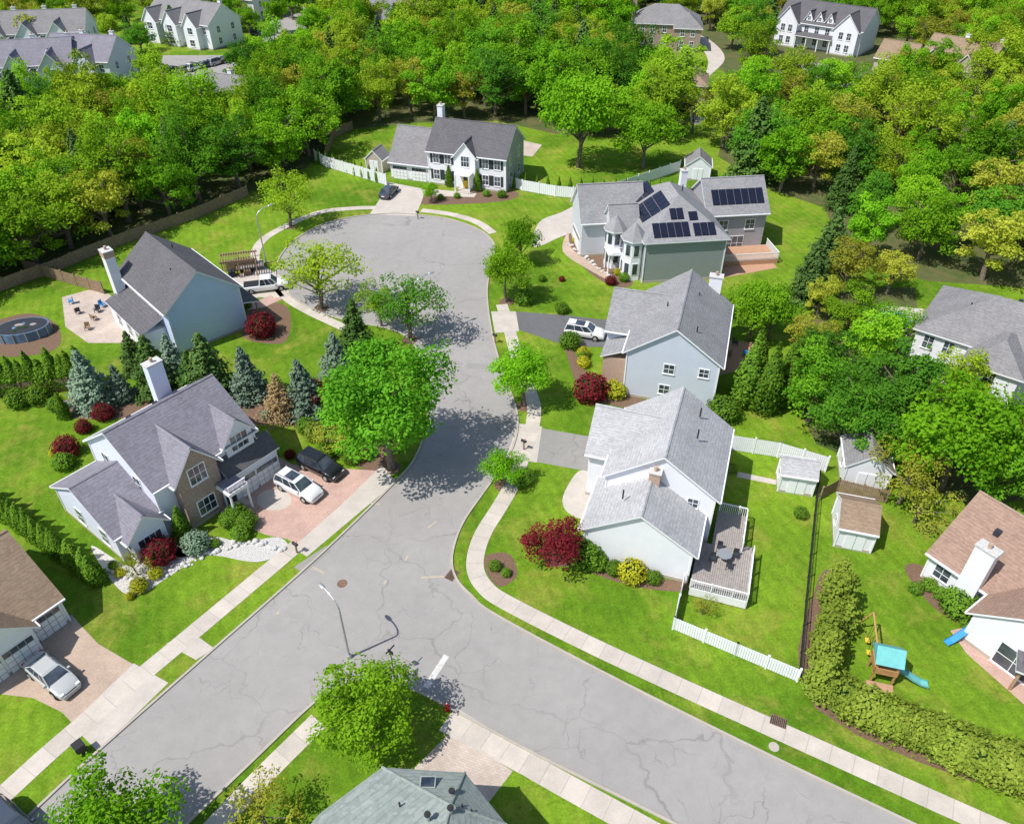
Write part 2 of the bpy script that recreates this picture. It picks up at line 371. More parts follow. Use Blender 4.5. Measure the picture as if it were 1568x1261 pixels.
sheet('patio',[(95,455),(150,440),(190,465),(205,525),(135,525),(100,500)],.012,'pav_beige',False)
sheet('footpath',[(905,730),(885,722),(862,760),(870,785),(900,790)],.014,'concrete')
sheet('patio',[(1095,395),(1170,385),(1190,410),(1110,425)],.012,'deck_brown',False)
sheet('patio',[(1455,965),(1520,950),(1640,1010),(1640,1120),(1568,1078),(1480,1000)],.012,'pav_pink',False)
sheet('patio',[(1100,520),(1160,525),(1160,560),(1100,575)],.012,'deck_brown',False)
sheet('footpath',[(870,355),(875,380),(910,405),(940,425),(935,430),(900,412),(862,385)],.014,'pav_tan')
sheet('footpath',[(665,290),(730,296),(726,302),(660,300)],.014,'concrete',False)
sheet('footpath',[(1130,722),(1190,735),(1188,742),(1128,730)],.014,'concrete',False)
sheet('driveway',[(1060,55),(1085,60),(1110,90),(1075,130),(1085,175),(1060,190),(1060,150),(1085,95)],.012,'concrete')
sheet('driveway',[(1195,95),(1260,98),(1320,112),(1290,135),(1220,118)],.012,'drive_grey')
sheet('parking_lot',[(230,150),(250,85),(390,85),(420,20),(500,0),(560,20),(420,60),(350,145)],.012,'road',False)
sheet('patio',[(780,235),(800,215),(830,222),(815,240)],.012,'pav_beige',False)
sheet('gravel_bed',[(140,835),(170,888),(205,912),(255,885),(300,855),(330,850),(395,860),(440,840),(425,822),(370,830),(330,822),(280,835),(230,850),(195,865)],.008,'stone')
for b in ([(255,850),(285,852),(300,842),(290,825),(262,835)],
          [(860,355),(880,350),(920,375),(965,420),(962,440),(925,432),(890,405)],
          [(745,850),(780,848),(792,880),(765,898),(745,875)],
          [(835,835),(885,850),(960,880),(1045,890),(1040,905),(960,895),(880,868),(840,865)],
          [(865,520),(880,540),(905,575),(955,600),(1000,618),(985,628),(930,618),(890,600),(868,545)],
          [(390,465),(440,470),(440,520),(400,525),(370,510)],
          [(430,640),(460,615),(560,630),(600,700),(570,725),(500,680)],
          [(645,298),(780,292),(785,305),(720,312),(640,312)],
          [(1385,870),(1420,870),(1500,945),(1490,960),(1430,930)],
          [(110,610),(540,600),(545,640),(430,650),(250,640),(110,640)],
          [(1252,890),(1290,890),(1300,1060),(1700,1200),(1700,1260),(1250,1085)]):
    sheet('planting_bed',b,.008,'mulch')
def pline(a,b,w,m,z=.009):
    A=Vector(G(*a));B=Vector(G(*b));d=(B-A).normalized();n=Vector((-d.y,d.x))*w/2
    sheet('road_marking',[tuple(A+n),tuple(B+n),tuple(B-n),tuple(A-n)],z,m,False,world=True)
pline((684,1003),(652,1052),.45,'line')
for a,b in (((645,884),(680,882)),((478,868),(497,877)),((568,770),(582,772)),((655,808),(668,798)),((427,935),(424,941)),((625,850),(620,858)),((592,888),(588,893))): pline(a,b,.2,'liney')
sheet('asphalt_patch',[(450,868),(498,836),(508,842),(466,878)],.008,'drive_grey',False)
sheet('asphalt_patch',[(715,556),(770,558),(772,566),(716,564)],.008,'drive_grey',False)
for px in ((572,1128),(803,622),(775,462),(797,402),(772,742),(492,472),(445,347),(628,520),(600,716)):
    x,y=G(*px); sheet('tree_mulch_ring',[(x+.9*math.cos(a),y+.9*math.sin(a)) for a in [i*math.pi/5 for i in range(10)]],.0095,'mulch',True,world=True)
# ---------------------------------------------------------------- houses
class House:
    def __init__(s,name,origin,ang):
        s.e=empty(name,(origin[0],origin[1],0),math.radians(ang)); s.p={}
        s.oh=.42
    def B(s,n):
        if n not in s.p: s.p[n]=MB()
        return s.p[n]
    def done(s):
        for n,b in s.p.items(): b.obj(n,s.e)
        return s.e
    def block(s,x0,x1,y0,y1,ze,wall,z0=0):
        s.B('walls').box(x0,x1,y0,y1,z0,ze,wall)
        s.B('foundation').box(x0-.04,x1+.04,y0-.04,y1+.04,-.1,.3,'kerb')
    def gable(s,x0,x1,y0,y1,ze,zr,ax,wall,roof,oh=None,rk=.3,z0=0,off=0,found=True,front=None):
        oh=s.oh if oh is None else oh
        if ax=='x': a0,a1,l0,l1=y0,y1,x0,x1; q=lambda l,a,z:(l,a,z)
        else: a0,a1,l0,l1=x0,x1,y0,y1; q=lambda l,a,z:(a,l,z)
        am=(a0+a1)/2+off
        prof=[(a0,z0),(a1,z0),(a1,ze),(am,zr),(a0,ze)]
        vs=[q(l0,a,z) for a,z in prof]+[q(l1,a,z) for a,z in prof]
        s.B('walls').add(vs,[(0,1,2,3,4),(9,8,7,6,5),(0,5,6,1),(1,6,7,2),(2,7,8,3),(3,8,9,4),(4,9,5,0)],wall)
        if found: s.B('foundation').box(x0-.04,x1+.04,y0-.04,y1+.04,-.1,.3,'kerb')
        s0=(zr-ze)/(am-a0); s1=(zr-ze)/(a1-am)
        t=[(a0-oh,ze-s0*oh+.2),(am,zr+.2),(a1+oh,ze-s1*oh+.2)]; b=[(a,z-.18) for a,z in t]
        L0,L1=l0-rk,l1+rk
        vs=[q(L0,*p) for p in t]+[q(L1,*p) for p in t]+[q(L0,*p) for p in b]+[q(L1,*p) for p in b]
        fs=[(0,3,4,1),(1,4,5,2),(6,7,10,9),(7,8,11,10),(0,6,9,3),(2,5,11,8),(0,1,7,6),(1,2,8,7),(3,9,10,4),(4,10,11,5)]
        s.B('roof').add(vs,fs,[roof,roof]+['trim']*8)
        rv=[q(L0,am-.15,zr+.17),q(L0,am,zr+.26),q(L0,am+.15,zr+.17),q(L1,am-.15,zr+.17),q(L1,am,zr+.26),q(L1,am+.15,zr+.17)]
        s.B('roof').add(rv,[(0,3,4,1),(1,4,5,2)],roof)
        for a,z,sg in ((a0-oh,ze-s0*oh+.2,-1),(a1+oh,ze-s1*oh+.2,1)):
            aa,bb=sorted((a+sg*.005,a+sg*.12))
            p=q(L0+.02,aa,z-.16);r=q(L1-.02,bb,z-.03)
            s.B('gutters').box(min(p[0],r[0]),max(p[0],r[0]),min(p[1],r[1]),max(p[1],r[1]),z-.16,z-.03,'trim')
    def hip(s,x0,x1,y0,y1,ze,zr,ax,wall,roof,oh=None,i0=None,i1=None,z0=0,walls=True):
        oh=s.oh if oh is None else oh
        if walls: s.block(x0,x1,y0,y1,ze,wall,z0)
        X0,X1,Y0,Y1=x0-oh,x1+oh,y0-oh,y1+oh
        if ax=='x':
            hw=(Y1-Y0)/2; a=hw if i0 is None else i0; b=hw if i1 is None else i1; ym=(Y0+Y1)/2; r=[(X0+a,ym,zr),(X1-b,ym,zr)]
            tf=[(0,1,5,4),(1,2,5),(2,3,4,5),(3,0,4)]
        else:
            hw=(X1-X0)/2; a=hw if i0 is None else i0; b=hw if i1 is None else i1; xm=(X0+X1)/2; r=[(xm,Y0+a,zr),(xm,Y1-b,zr)]
            tf=[(0,1,4),(1,2,5,4),(2,3,5),(3,0,4,5)]
        c=[(X0,Y0),(X1,Y0),(X1,Y1),(X0,Y1)]
        vs=[(x,y,ze+.05) for x,y in c]+r+[(x,y,ze-.13) for x,y in c]
        s.B('roof').add(vs,tf+[(0,6,7,1),(1,7,8,2),(2,8,9,3),(3,9,6,0),(9,8,7,6)],[roof]*4+['trim']*5)
    def lean(s,x0,x1,y0,y1,z_lo,z_hi,lo,roof,wall=None,oh=.3):
        if wall: s.B('walls').box(x0,x1,y0,y1,0,z_lo,wall)
        z={'S':(z_lo,z_lo,z_hi,z_hi),'N':(z_hi,z_hi,z_lo,z_lo),'W':(z_lo,z_hi,z_hi,z_lo),'E':(z_hi,z_lo,z_lo,z_hi)}[lo]
        X0,X1,Y0,Y1=x0,x1,y0,y1
        if lo=='S':Y0-=oh;X0-=.2;X1+=.2
        if lo=='N':Y1+=oh;X0-=.2;X1+=.2
        if lo=='W':X0-=oh;Y0-=.2;Y1+=.2
        if lo=='E':X1+=oh;Y0-=.2;Y1+=.2
        c=[(X0,Y0),(X1,Y0),(X1,Y1),(X0,Y1)]
        vs=[(a[0],a[1],h+.02) for a,h in zip(c,z)]+[(a[0],a[1],h+.17) for a,h in zip(c,z)]
        s.B('roof').add(vs,[(4,5,6,7),(3,2,1,0),(0,1,5,4),(1,2,6,5),(2,3,7,6),(3,0,4,7)],[roof]+['trim']*5)
    def wb(s,n,side,c,a0,a1,z0,z1,d0,d1,m):
        if side=='S': s.B(n).box(a0,a1,c-d1,c-d0,z0,z1,m)
        elif side=='N': s.B(n).box(a0,a1,c+d0,c+d1,z0,z1,m)
        elif side=='W': s.B(n).box(c-d1,c-d0,a0,a1,z0,z1,m)
        else: s.B(n).box(c+d0,c+d1,a0,a1,z0,z1,m)
    def win(s,side,c,a,z,w=.95,h=1.4,sh=None,div=1):
        s.wb('windows',side,c,a-w/2-.1,a+w/2+.1,z-.1,z+h+.1,-.02,.05,'trim')
        s.wb('windows',side,c,a-w/2,a+w/2,z,z+h,.0,.065,'glass')
        s.wb('windows',side,c,a-w/2,a+w/2,z+h/2-.03,z+h/2+.03,.01,.08,'trim')
        for i in range(div):
            x=a-w/2+w*(i+1)/(div+1) if div else 0
            s.wb('windows',side,c,x-.025,x+.025,z,z+h,.01,.078,'trim')
        s.wb('windows',side,c,a-w/2-.14,a+w/2+.14,z-.16,z-.1,-.02,.12,'trim')
        if sh:
            for q in (-1,1):
                x=a+q*(w/2+.32); s.wb('shutters',side,c,x-.2,x+.2,z-.08,z+h+.08,-.02,.06,sh)
    def wins(s,side,c,As,zs,w=.95,h=1.4,sh=None,div=1):
        for z in zs:
            for a in As: s.win(side,c,a,z,w,h,sh,div)
    def gdoor(s,side,c,a,w=2.6,h=2.2):
        s.wb('garage_door',side,c,a-w/2-.12,a+w/2+.12,0,h+.12,-.02,.04,'trim')
        s.wb('garage_door',side,c,a-w/2,a+w/2,.02,h,-.02,.055,'kerb')
        n=4
        for r in range(4):
            for k in range(n):
                x0=a-w/2+w*k/n+.03;x1=a-w/2+w*(k+1)/n-.03; z0=.04+h*r/4;z1=h*(r+1)/4-.01
                s.wb('garage_door',side,c,x0,x1,z0+.015,z1-.015,.0,.075,'vinyl' if r<3 else 'glass')
    def door(s,side,c,a,m='shutter',z=.3):
        s.wb('front_door',side,c,a-.62,a+.62,z,z+2.3,-.02,.05,'trim'); s.wb('front_door',side,c,a-.47,a+.47,z+.02,z+2.12,.0,.08,m)
        s.wb('front_door',side,c,a-.3,a+.3,z+1.2,z+1.95,.01,.095,'glass'); 
        s.wb('steps',side,c,a-1,a+1,0,.28,.0,1.3,'concrete'); s.wb('steps',side,c,a-1,a+1,0,.14,1.3,1.7,'concrete')
    def chimney(s,x,y,z0,z1,w=1.0,d=.8,m='trim'):
        b=s.B('chimney'); b.box(x-w/2,x+w/2,y-d/2,y+d/2,z0,z1,m); b.box(x-w/2-.08,x+w/2+.08,y-d/2-.08,y+d/2+.08,z1-.0,z1+.12,'stonepale')
        b.cyl((x,y,z1+.12),(x,y,z1+.55),.16,.16,'brick_tan',8)
    def vent(s,x,y,z): s.B('roof_vents').cyl((x,y,z-.5),(x,y,z+.45),.07,.07,'black',6)
    def bvent(s,x,y,z): s.B('roof_vents').box(x-.22,x+.22,y-.22,y+.22,z-.4,z+.22,'shutter')
    def corner(s,x0,x1,y0,y1,z):
        for x in (x0,x1):
            for y in (y0,y1): s.B('corner_boards').box(x-.07,x+.07,y-.07,y+.07,.05,z-.05,'trim')
# H1
h=House('blue_siding_house',G(195,862),52)
h.gable(4,14,0,10,5.5,8.9,'x','w_paleblue','sh_purple'); h.corner(4,14,0,10,5.5)
h.gable(0,3.98,.4,9.8,3.0,5.6,'x','w_paleblue','sh_purple'); h.corner(0,4,.4,9.8,2.9)
h.gable(.6,3.6,-.9,4,2.9,4.4,'y','w_paleblue','sh_purple')
h.gable(5.6,9.4,-1.0,4.6,5.6,8.0,'y','brick','sh_purple')
h.gable(10.9,13.7,.2-.5,4.5,5.9,7.6,'y','w_paleblue','sh_purple',found=False,z0=3)
h.block(9.9,15.1,-1.2,6,2.9,'w_paleblue'); h.lean(9.9,15.1,-1.2,.0,3.0,4.3,'S','sh_dark')
h.lean(14.0,15.1,0,7,3.0,4.3,'E','sh_dark')
h.gdoor('S',-1.2,11.3,2.3); h.gdoor('S',-1.2,13.8,2.3)
h.win('S',-.9,2.1,.5,2.0,1.7,div=3); h.win('W',.6,-.2,.5,.9,1.6); h.win('S',-1.0,7.5,4.4,1.5,1.6,div=2); h.win('S',-1.0,7.5,.9,1.6,1.5,div=2)
h.win('S',-.3,12.3,4.6,1.7,1.5,div=2); h.wins('W',0,[2.6,6.5],[.8]); h.wins('W',4,[2.5,7.4],[3.9])
h.wins('E',14,[3,7],[3.6]); h.wins('N',10,[5.5,8,10.5,12.8],[1,3.7])
h.B('portico').box(8.6,10.6,-3.1,-1.2,2.75,3.05,'trim'); h.B('portico').box(8.75,10.45,-2.95,-1.2,3.05,3.2,'sh_purple')
for x in (8.75,10.45): h.B('portico').cyl((x,-2.95,.2),(x,-2.95,2.75),.12,.1,'trim',10)
for x in (8.75,9.2,9.65,10.1,10.4): h.B('portico').box(x-.03,x+.03,-3.0,-2.94,3.2,3.7,'trim')
h.B('portico').box(8.7,10.5,-3.02,-2.92,3.7,3.76,'trim')
h.B('portico').box(8.4,10.8,-3.3,-1.2,0,.2,'pav_tan')
h.door('S',-1.2,9.65)
h.chimney(11.6,10.1,0,9.6,1.5,.9,'w_paleblue')
for x in (6.5,9,11): h.bvent(x,5.9,8.4)
h.done()
# H2
h=House('garage_house',G(108,950),54)
h.gable(-14,0,0,10,2.9,6.6,'x','w_white','sh_tan'); h.gable(-7.5,-2.6,-1,5,2.9,5.3,'y','w_white','sh_tan')
h.gdoor('S',0,-1.3,2.1); h.gdoor('S',-1.0,-3.9,2.2); h.gdoor('S',-1.0,-6.3,2.2); h.win('E',0,5,3.2,1,1.3); h.win('E',0,7,1,1,1.3)
h.corner(-14,0,0,10,2.9); h.bvent(-4,6.5,5.6); h.vent(-6,7,5.4)
h.done()
# H3
h=House('blue_gable_house',(-38.0,74.6),43)
h.gable(0,8.6,0,13,5.6,9.0,'y','w_blue','sh_dark'); h.corner(0,8.6,0,13,5.6)
h.lean(-2.6,0,2,12,2.8,4.0,'W','sh_dark','w_white'); h.wins('W',-2.6,[4,6.5,9.5],[.8]); h.wins('W',0,[3,6,10],[4.2],.9,1.1)
h.chimney(-.9,12.2,0,8.9,1.1,1.3,'trim'); h.B('chimney').box(-1.5,-.3,11.5,12.9,8.2,8.85,'brick_tan')
h.lean(8.6,10.6,.5,5.2,2.5,3.1,'E','sh_dark')
for y in (.6,5.0): h.B('porch_posts').box(10.4,10.55,y-.07,y+.07,0,2.5,'wood')
h.door('E',8.6,6.6)
h.wins('E',8.6,[1.8,3.6,10.5],[.7,3.7],.9,1.2); h.vent(3,4,7.9);h.vent(5.5,9,8.3);h.wins('N',13,[2,6],[1,4])
h.done()
# brown timber pergola by the parking pad
h=House('wooden_pergola',G(345,428),15)
for xx in (0,2,4.2):
    for yy in (0,2.4): h.B('posts').box(xx-.07,xx+.07,yy-.07,yy+.07,0,2.3,'deck_brown')
for yy in (0,2.4): h.B('beams').box(-.3,4.5,yy-.05,yy+.05,2.3,2.5,'wood')
for i in range(15): h.B('rafters').box(-.2+i*.32,-.12+i*.32,-.3,2.7,2.5,2.62,'wood')
h.B('shelves').box(.2,4,2.0,2.3,.1,1.6,'wood'); h.B('shelves').box(.5,1.3,.3,1.3,.0,.8,'shutter'); h.B('shelves').box(2.4,3.4,.4,1.1,.0,.6,'grate')
h.done()
# H4
h=House('colonial_house',(-13.6,125.3),-17.5)
h.gable(0,13.2,0,9.6,5.6,9.1,'x','w_grey','sh_dark'); h.corner(0,13.2,0,9.6,5.6)
h.gable(-7,-.02,.3,9.6,3.0,7.2,'x','w_white','sh_mid')
h.gable(4.9,8.3,-.6,4.2,5.5,7.5,'y','w_white','sh_dark')
h.gdoor('S',.3,-5.3,2.5); h.gdoor('S',.3,-1.9,2.5)
h.wins('S',0,[1.4,3.4,9.8,11.8],[1.0,3.7],.95,1.5,'shutter'); h.win('S',-.6,6.6,3.8,1.3,1.6,div=2); h.door('S',-.6,6.6,'yellow')
h.wins('E',13.2,[2.5,7],[1,3.8]); h.chimney(-.1,6.8,0,10.6,.9,1.2,'w_white')
h.B('portico').box(5.3,7.9,-2.3,-.6,2.8,3.0,'trim')
for x in (5.4,7.8): h.B('portico').cyl((x,-2.2,.2),(x,-2.2,2.8),.12,.1,'trim',10)
h.B('skylight').box(-5.3,-4.5,4.6,5.4,6.6,7.05,'glass')
h.B('walls').box(.01,13.19,-.02,-.004,.3,5.5,'w_white')
h.done()
# H5
h=House('solar_panel_house',(17.0,91.4),7)
h.hip(0,10.6,0,15,5.8,9.7,'y','w_sage','sh_grey'); h.corner(0,10.6,0,15,5.8)
h.gable(10.6,19,7.6,15.5,5.7,9.0,'x','w_grey','sh_grey')
h.gable(-6.5,2,8.5,15.5,5.2,8.8,'x','w_pgrey','sh_grey')
h.gable(-3.2,0.3,5.0,9.5,5.4,7.8,'x','w_pgrey','sh_grey')
def bay(cx,cy,r,z,zr):
    pts=[(cx+r*math.cos(a),cy+r*math.sin(a)) for a in [i*math.pi/4+math.pi/8 for i in range(8)]]
    h.B('walls').prism(pts,0,z,'w_white'); n=8; R=r+.35
    pr=[(cx+R*math.cos(a),cy+R*math.sin(a),z) for a in [i*math.pi/4+math.pi/8 for i in range(8)]]
    h.B('roof').add(pr+[(cx,cy,zr)]+[(p[0],p[1],z-.15) for p in pr],[(i,(i+1)%8,8) for i in range(8)]+[(9+i,9+(i+1)%8,(i+1)%8,i) for i in range(8)],['sh_grey']*8+['trim']*8)
    for i in range(8):
        a=i*math.pi/4; T=Matrix.Translation((cx,cy,0))@Matrix.Rotation(a,4,'Z'); ap=r*math.cos(math.pi/8)
        for z0 in (.8,3.4):
            h.B('windows').box(ap-.02,ap+.05,-.42,.42,z0,z0+1.7,'trim',T); h.B('windows').box(ap,ap+.07,-.32,.32,z0+.1,z0+1.6,'glass',T)
bay(-.9,2.2,1.5,5.6,7.6); bay(-2.6,5.6,1.3,5.4,7.2)
h.win('E',19,11,3.3); h.wins('S',7.6,[13,16.8],[3.3],1.2,1.3); h.win('S',7.6,15,.2,2.4,2.0,div=2)
h.gdoor('W',-6.5,12,4.5)
h.B('balcony').box(-4.0,-2.2,2.8,5.0,2.7,2.9,'trim')
for x,y in ((-3.9,2.9),(-2.3,2.9),(-3.9,4.9)): h.B('balcony').cyl((x,y,0),(x,y,2.7),.12,.1,'trim')
for i in range(8): h.B('balcony').box(-3.95+i*.24,-3.9+i*.24,2.82,2.87,2.9,3.8,'trim')
h.B('balcony').box(-4.0,-2.2,2.8,2.88,3.8,3.87,'trim')
dk=h.B('deck'); dk.box(11,19.8,3.2,7.58,.0,.7,'deck_brown')
for i in range(56): dk.box(11+i*.157,11.05+i*.157,3.2,3.25,.7,1.6,'trim')
dk.box(11,19.8,3.18,3.27,1.6,1.67,'trim')
for i in range(28): dk.box(19.75,19.8,3.2+i*.157,3.25+i*.157,.7,1.6,'trim')
dk.box(19.73,19.82,3.27,7.58,1.6,1.67,'trim')
def panel(x0,x1,t0,t1,kind):
    b=h.B('solar_panels')
    def P_(x,t):
        if kind=='front':
            s=(9.7-5.85)/5.72; return (x,-.42+t,5.85+s*t)
        if kind=='left':
            s=(9.7-5.85)/5.72; return (-.42+t,x,5.85+s*t)
        s=(9.0-5.7)/3.95; return (x,7.6+t,5.7+.2+s*t)
    n=max(1,round((x1-x0)/1.05)); k=max(1,round((t1-t0)/1.35))
    for i in range(n):
        for j in range(k):
            a0=x0+(x1-x0)*i/n+.04;a1=x0+(x1-x0)*(i+1)/n-.04;b0=t0+(t1-t0)*j/k+.04;b1=t0+(t1-t0)*(j+1)/k-.04
            q=[P_(a0,b0),P_(a1,b0),P_(a1,b1),P_(a0,b1)]
            b.add([(p[0],p[1],p[2]+.03) for p in q]+[(p[0],p[1],p[2]+.12) for p in q],[(4,5,6,7),(0,1,5,4),(1,2,6,5),(2,3,7,6),(3,0,4,7)],'solar')
panel(1.0,5.8,.5,2.3,'front'); panel(6.3,9.2,.5,2.1,'front'); panel(3.6,5.4,2.6,4.0,'front'); panel(6.0,7.2,2.4,3.5,'front')
panel(4.2,8.9,.9,4.4,'left'); panel(9.6,13.4,1.0,3.8,'left'); panel(11.4,18.7,.7,2.5,'r')
h.chimney(8.9,14.6,0,9.2,.9,.9,'w_white'); h.vent(7,9,9)
h.done()
# H6
h=House('grey_blue_house',(11.8,67.0),-16.5)
h.gable(0,9.3,0,12.5,5.6,8.9,'y','w_greyblue','sh_grey'); h.corner(0,9.3,0,12.5,5.6)
h.gable(-2.8,3.5,4.2,11.8,5.3,8.0,'x','w_greyblue','sh_grey')
h.block(-2.6,0,1.2,4.2,3.6,'brick_tan'); h.lean(-2.6,0.1,1.2,4.2,3.6,4.9,'W','sh_grey')
h.wb('walls','W',-2.8,4.3,8.5,0,5.1,.0,.03,'brick_tan')
h.win('S',0,4.4,3.7,1.0,1.0); h.win('S',0,7.9,3.9,.9,.9); h.win('S',0,4.2,1.1,1.0,1.0); h.wins('E',9.3,[2,5,8],[1,3.8]); h.gdoor('W',-2.85,9.8,3)
h.wins('W',-2.85,[5.5,7.2],[3.6],.8,1.2)
for x,y in ((6.5,2),(3,6),(6,9)): h.vent(x,y,8.0)
h.chimney(7.4,12.9,0,8.6,1.4,.9,'w_white')
h.done()
# H7
h=House('white_house',(5.9,44.3),-18.5)
h.gable(0,8.7,0,6.2,3.5,6.3,'y','w_white','sh_light'); h.corner(0,8.7,0,4.4,3.4)
h.gable(.6,9.6,4.6,14,5.5,8.7,'y','w_white','sh_light'); h.corner(.6,9.6,4.6,14,5.5)
h.gable(-1.6,5,7.4,13.2,5.3,8.0,'x','w_white','sh_light')
h.chimney(4.6,4.2,5,7.3,.9,.7,'brick_tan')
h.win('E',9.6,6.2,3.6,.8,1.1); h.wins('E',9.6,[8.5,11.5],[.8,3.6]); h.win('S',4.6,7.9,4.1,.8,.8)
h.win('E',8.7,2.4,.9,2.2,2.0,div=2); h.wins('W',0,[2,4],[.9]); h.wins('W',-1.6,[8.8,11.5],[.9,3.6]); h.door('W',.6,6)
h.B('gutters').cyl((8.72,.05,.2),(8.72,.05,3.3),.06,.06,'trim')
for x,y in ((7.0,12),(7.2,9),(2.5,2)): h.vent(x,y,6.2 if y<5 else 8.2)
d=h.B('deck')
for i in range(26): d.box(9.0+i*.17,9.0+i*.17+.15,-1.2,4.0,.82,.9,'deck')
for i in range(14): d.box(10.1+i*.17,10.1+i*.17+.15,4.02,8.2,.82,.9,'deck')
d.box(9.0,13.4,-1.24,-1.2,.1,.95,'trim'); d.box(13.42,13.46,-1.24,4.0,.1,.95,'trim'); d.box(12.5,12.54,4.02,8.2,.1,.95,'trim')
def rail(p,q,z=.9):
    L_=math.dist(p,q); n=int(L_/.16); 
    for i in range(n+1):
        x=p[0]+(q[0]-p[0])*i/n;y=p[1]+(q[1]-p[1])*i/n; w=.05 if i%10==0 else .02
        d.box(x-w,x+w,y-w,y+w,z,z+(1.05 if i%10==0 else .9),'trim')
    x0,x1=sorted((p[0],q[0]));y0,y1=sorted((p[1],q[1])); d.box(x0-.04,x1+.04,y0-.04,y1+.04,z+.9,z+.97,'trim'); 
rail((9.0,-1.2),(13.4,-1.2)); rail((13.4,-1.2),(13.4,4.0)); rail((12.5,4.0),(12.5,8.2)); rail((10.2,8.2),(12.5,8.2))
for i in range(4): d.box(12.6+i*.0,13.4,4.1+i*.3,4.4+i*.3,0,.8-.18*i,'deck')
tb=h.B('patio_table'); tb.cyl((11.2,2.6,1.55),(11.2,2.6,1.6),.6,.6,'metal',16); tb.cyl((11.2,2.6,.9),(11.2,2.6,1.55),.05,.05,'black')
for a in range(4):
    x=11.2+1.0*math.cos(a*1.57+.5);y=2.6+1.0*math.sin(a*1.57+.5); tb.box(x-.22,x+.22,y-.22,y+.22,1.3,1.36,'shutter'); tb.box(x-.22,x+.22,y+.2,y+.24,1.36,1.8,'shutter')
    for sx in(-.2,.2):
        for sy in (-.2,.2): tb.box(x+sx-.02,x+sx+.02,y+sy-.02,y+sy+.02,.9,1.3,'black')
h.done()
# H8 : end of the grey-green hipped roof that reaches the bottom edge
e=empty('grey_green_roof_house')
ze=5.4
A,B_,C_,D_,E_,F_=[G(*p,ze) for p in ((585,1174),(712,1182),(776,1262),(900,1440),(330,1440),(488,1246))]
R1=(*G(690,1232,7.0),7.0); R2=(*G(640,1430,8.2),8.2)
b=MB(); cc=[A,B_,C_,D_,E_,F_]
vs=[(x,y,ze) for x,y in cc]+[R1,R2]+[(x,y,ze-.2) for x,y in cc]
fs=[(0,6,1),(1,6,2),(2,6,7,3),(3,7,4),(4,7,5),(5,7,6,0)]
b.add([Vector(v) for v in vs],fs+[(8+i,8+(i+1)%6,(i+1)%6,i) for i in range(6)]+[tuple(range(8,14))],['sh_green']*6+['trim']*7); b.obj('roof',e)
cx=sum(p[0] for p in cc)/6; cy=sum(p[1] for p in cc)/6
b=MB(); b.prism([(cx+(x-cx)*.93,cy+(y-cy)*.93) for x,y in cc],0,ze-.2,'w_tan'); b.obj('walls',e)
b=MB()
for (a,q) in ((R1,R2),(R1,(*B_,ze)),(R1,(*A,ze)),(R1,(*C_,ze))): b.cyl((a[0],a[1],a[2]+.0),(q[0],q[1],q[2]+.0),.09,.09,'sh_green',6)
b.obj('ridge_caps',e)
b=MB()
for p,z,k in (((655,1198),6.2,0),((692,1214),6.6,1),((655,1250),7.3,1),((690,1240),7.3,1),((708,1235),6.5,2),((722,1243),6.3,2),((612,1232),6.5,2)):
    x,y=G(*p,z)
    if k==0: b.box(x-.45,x+.45,y-.35,y+.35,z-.5,z+.12,'sh_green'); b.box(x-.37,x+.37,y-.27,y+.27,z+.0,z+.15,'glass')
    elif k==1: b.cyl((x,y,z-.6),(x,y,z+.3),.12,.12,'metal'); b.cyl((x,y,z+.3),(x,y,z+.4),.2,.16,'black')
    else: b.cyl((x,y,z-.5),(x,y,z+.3),.06,.06,'black',6)
b.obj('roof_vents',e)
# H9
h=House('brown_roof_house',G(1410,882),-55)
h.gable(0,18,0,9.5,3.0,6.6,'x','w_white','sh_brown'); h.corner(0,18,0,9.5,3)
h.gable(5.2,12.5,-3.0,5,3.0,6.0,'y','w_white','sh_brown')
h.chimney(3.4,-.35,0,6.6,1.5,.9,'w_white'); h.win('S',0,1.3,1,1.2,1.2); h.win('S',-3,8.8,.2,2.4,2.1,div=1); h.win('W',5.2,-1.5,1.0,1.2,1.3); h.win('S',0,4.6,.9,.8,1.2)
h.wins('W',0,[2.5,6.5],[1.0]); h.bvent(2.6,3,5.6)
h.done()
# H10
h=House('hip_roof_house',G(1400,500,5.5),-38)
h.hip(.4,15,0,11,5.5,8.9,'x','w_white','sh_mid'); h.hip(6,11,-3,4,5.2,7.4,'y','w_white','sh_mid')
h.wins('S',0,[1.8,3.8,13],[1,3.6]); h.wins('S',-3,[8.5],[1,3.5]); h.wins('W',.4,[3,7],[1,3.6]); h.vent(4,4,7.6); h.bvent(8,7.5,8)
h.done()
# H11
h=House('white_farmhouse',G(1184,66),-40)
h.gable(0,22,0,11,5.8,9.8,'x','w_white','sh_dark'); h.gable(.6,6,-1.5,5,5.8,9.2,'y','w_white','sh_dark'); h.gable(15.5,21.4,-1.5,5,5.8,9.2,'y','w_white','sh_dark')
for x in (8,10.7,13.4): h.gable(x-.8,x+.8,.4,4,7.0,8.4,'y','w_white','sh_dark',found=False,z0=6); h.win('S',.4,x,6.5,.7,.8)
h.wins('S',0,[8,10.7,13.4],[1,3.6],1.0,1.5); h.wins('S',-1.5,[2.4,4.3,17.4,19.4],[1,3.7],1,1.5); h.lean(6.2,15.4,-2,0,3.0,3.6,'S','sh_dark')
for x in (6.4,9.2,12.2,15.2): h.B('porch_posts').box(x-.1,x+.1,-2.1,-1.9,0,3.0,'trim')
h.wins('W',0,[3,7],[1,3.7]); h.done()
h=House('garage',G(1335,108),-40); h.gable(0,8,0,8,3,6,'x','w_tan','sh_tan'); h.wins('S',0,[2,5],[1]); h.done()
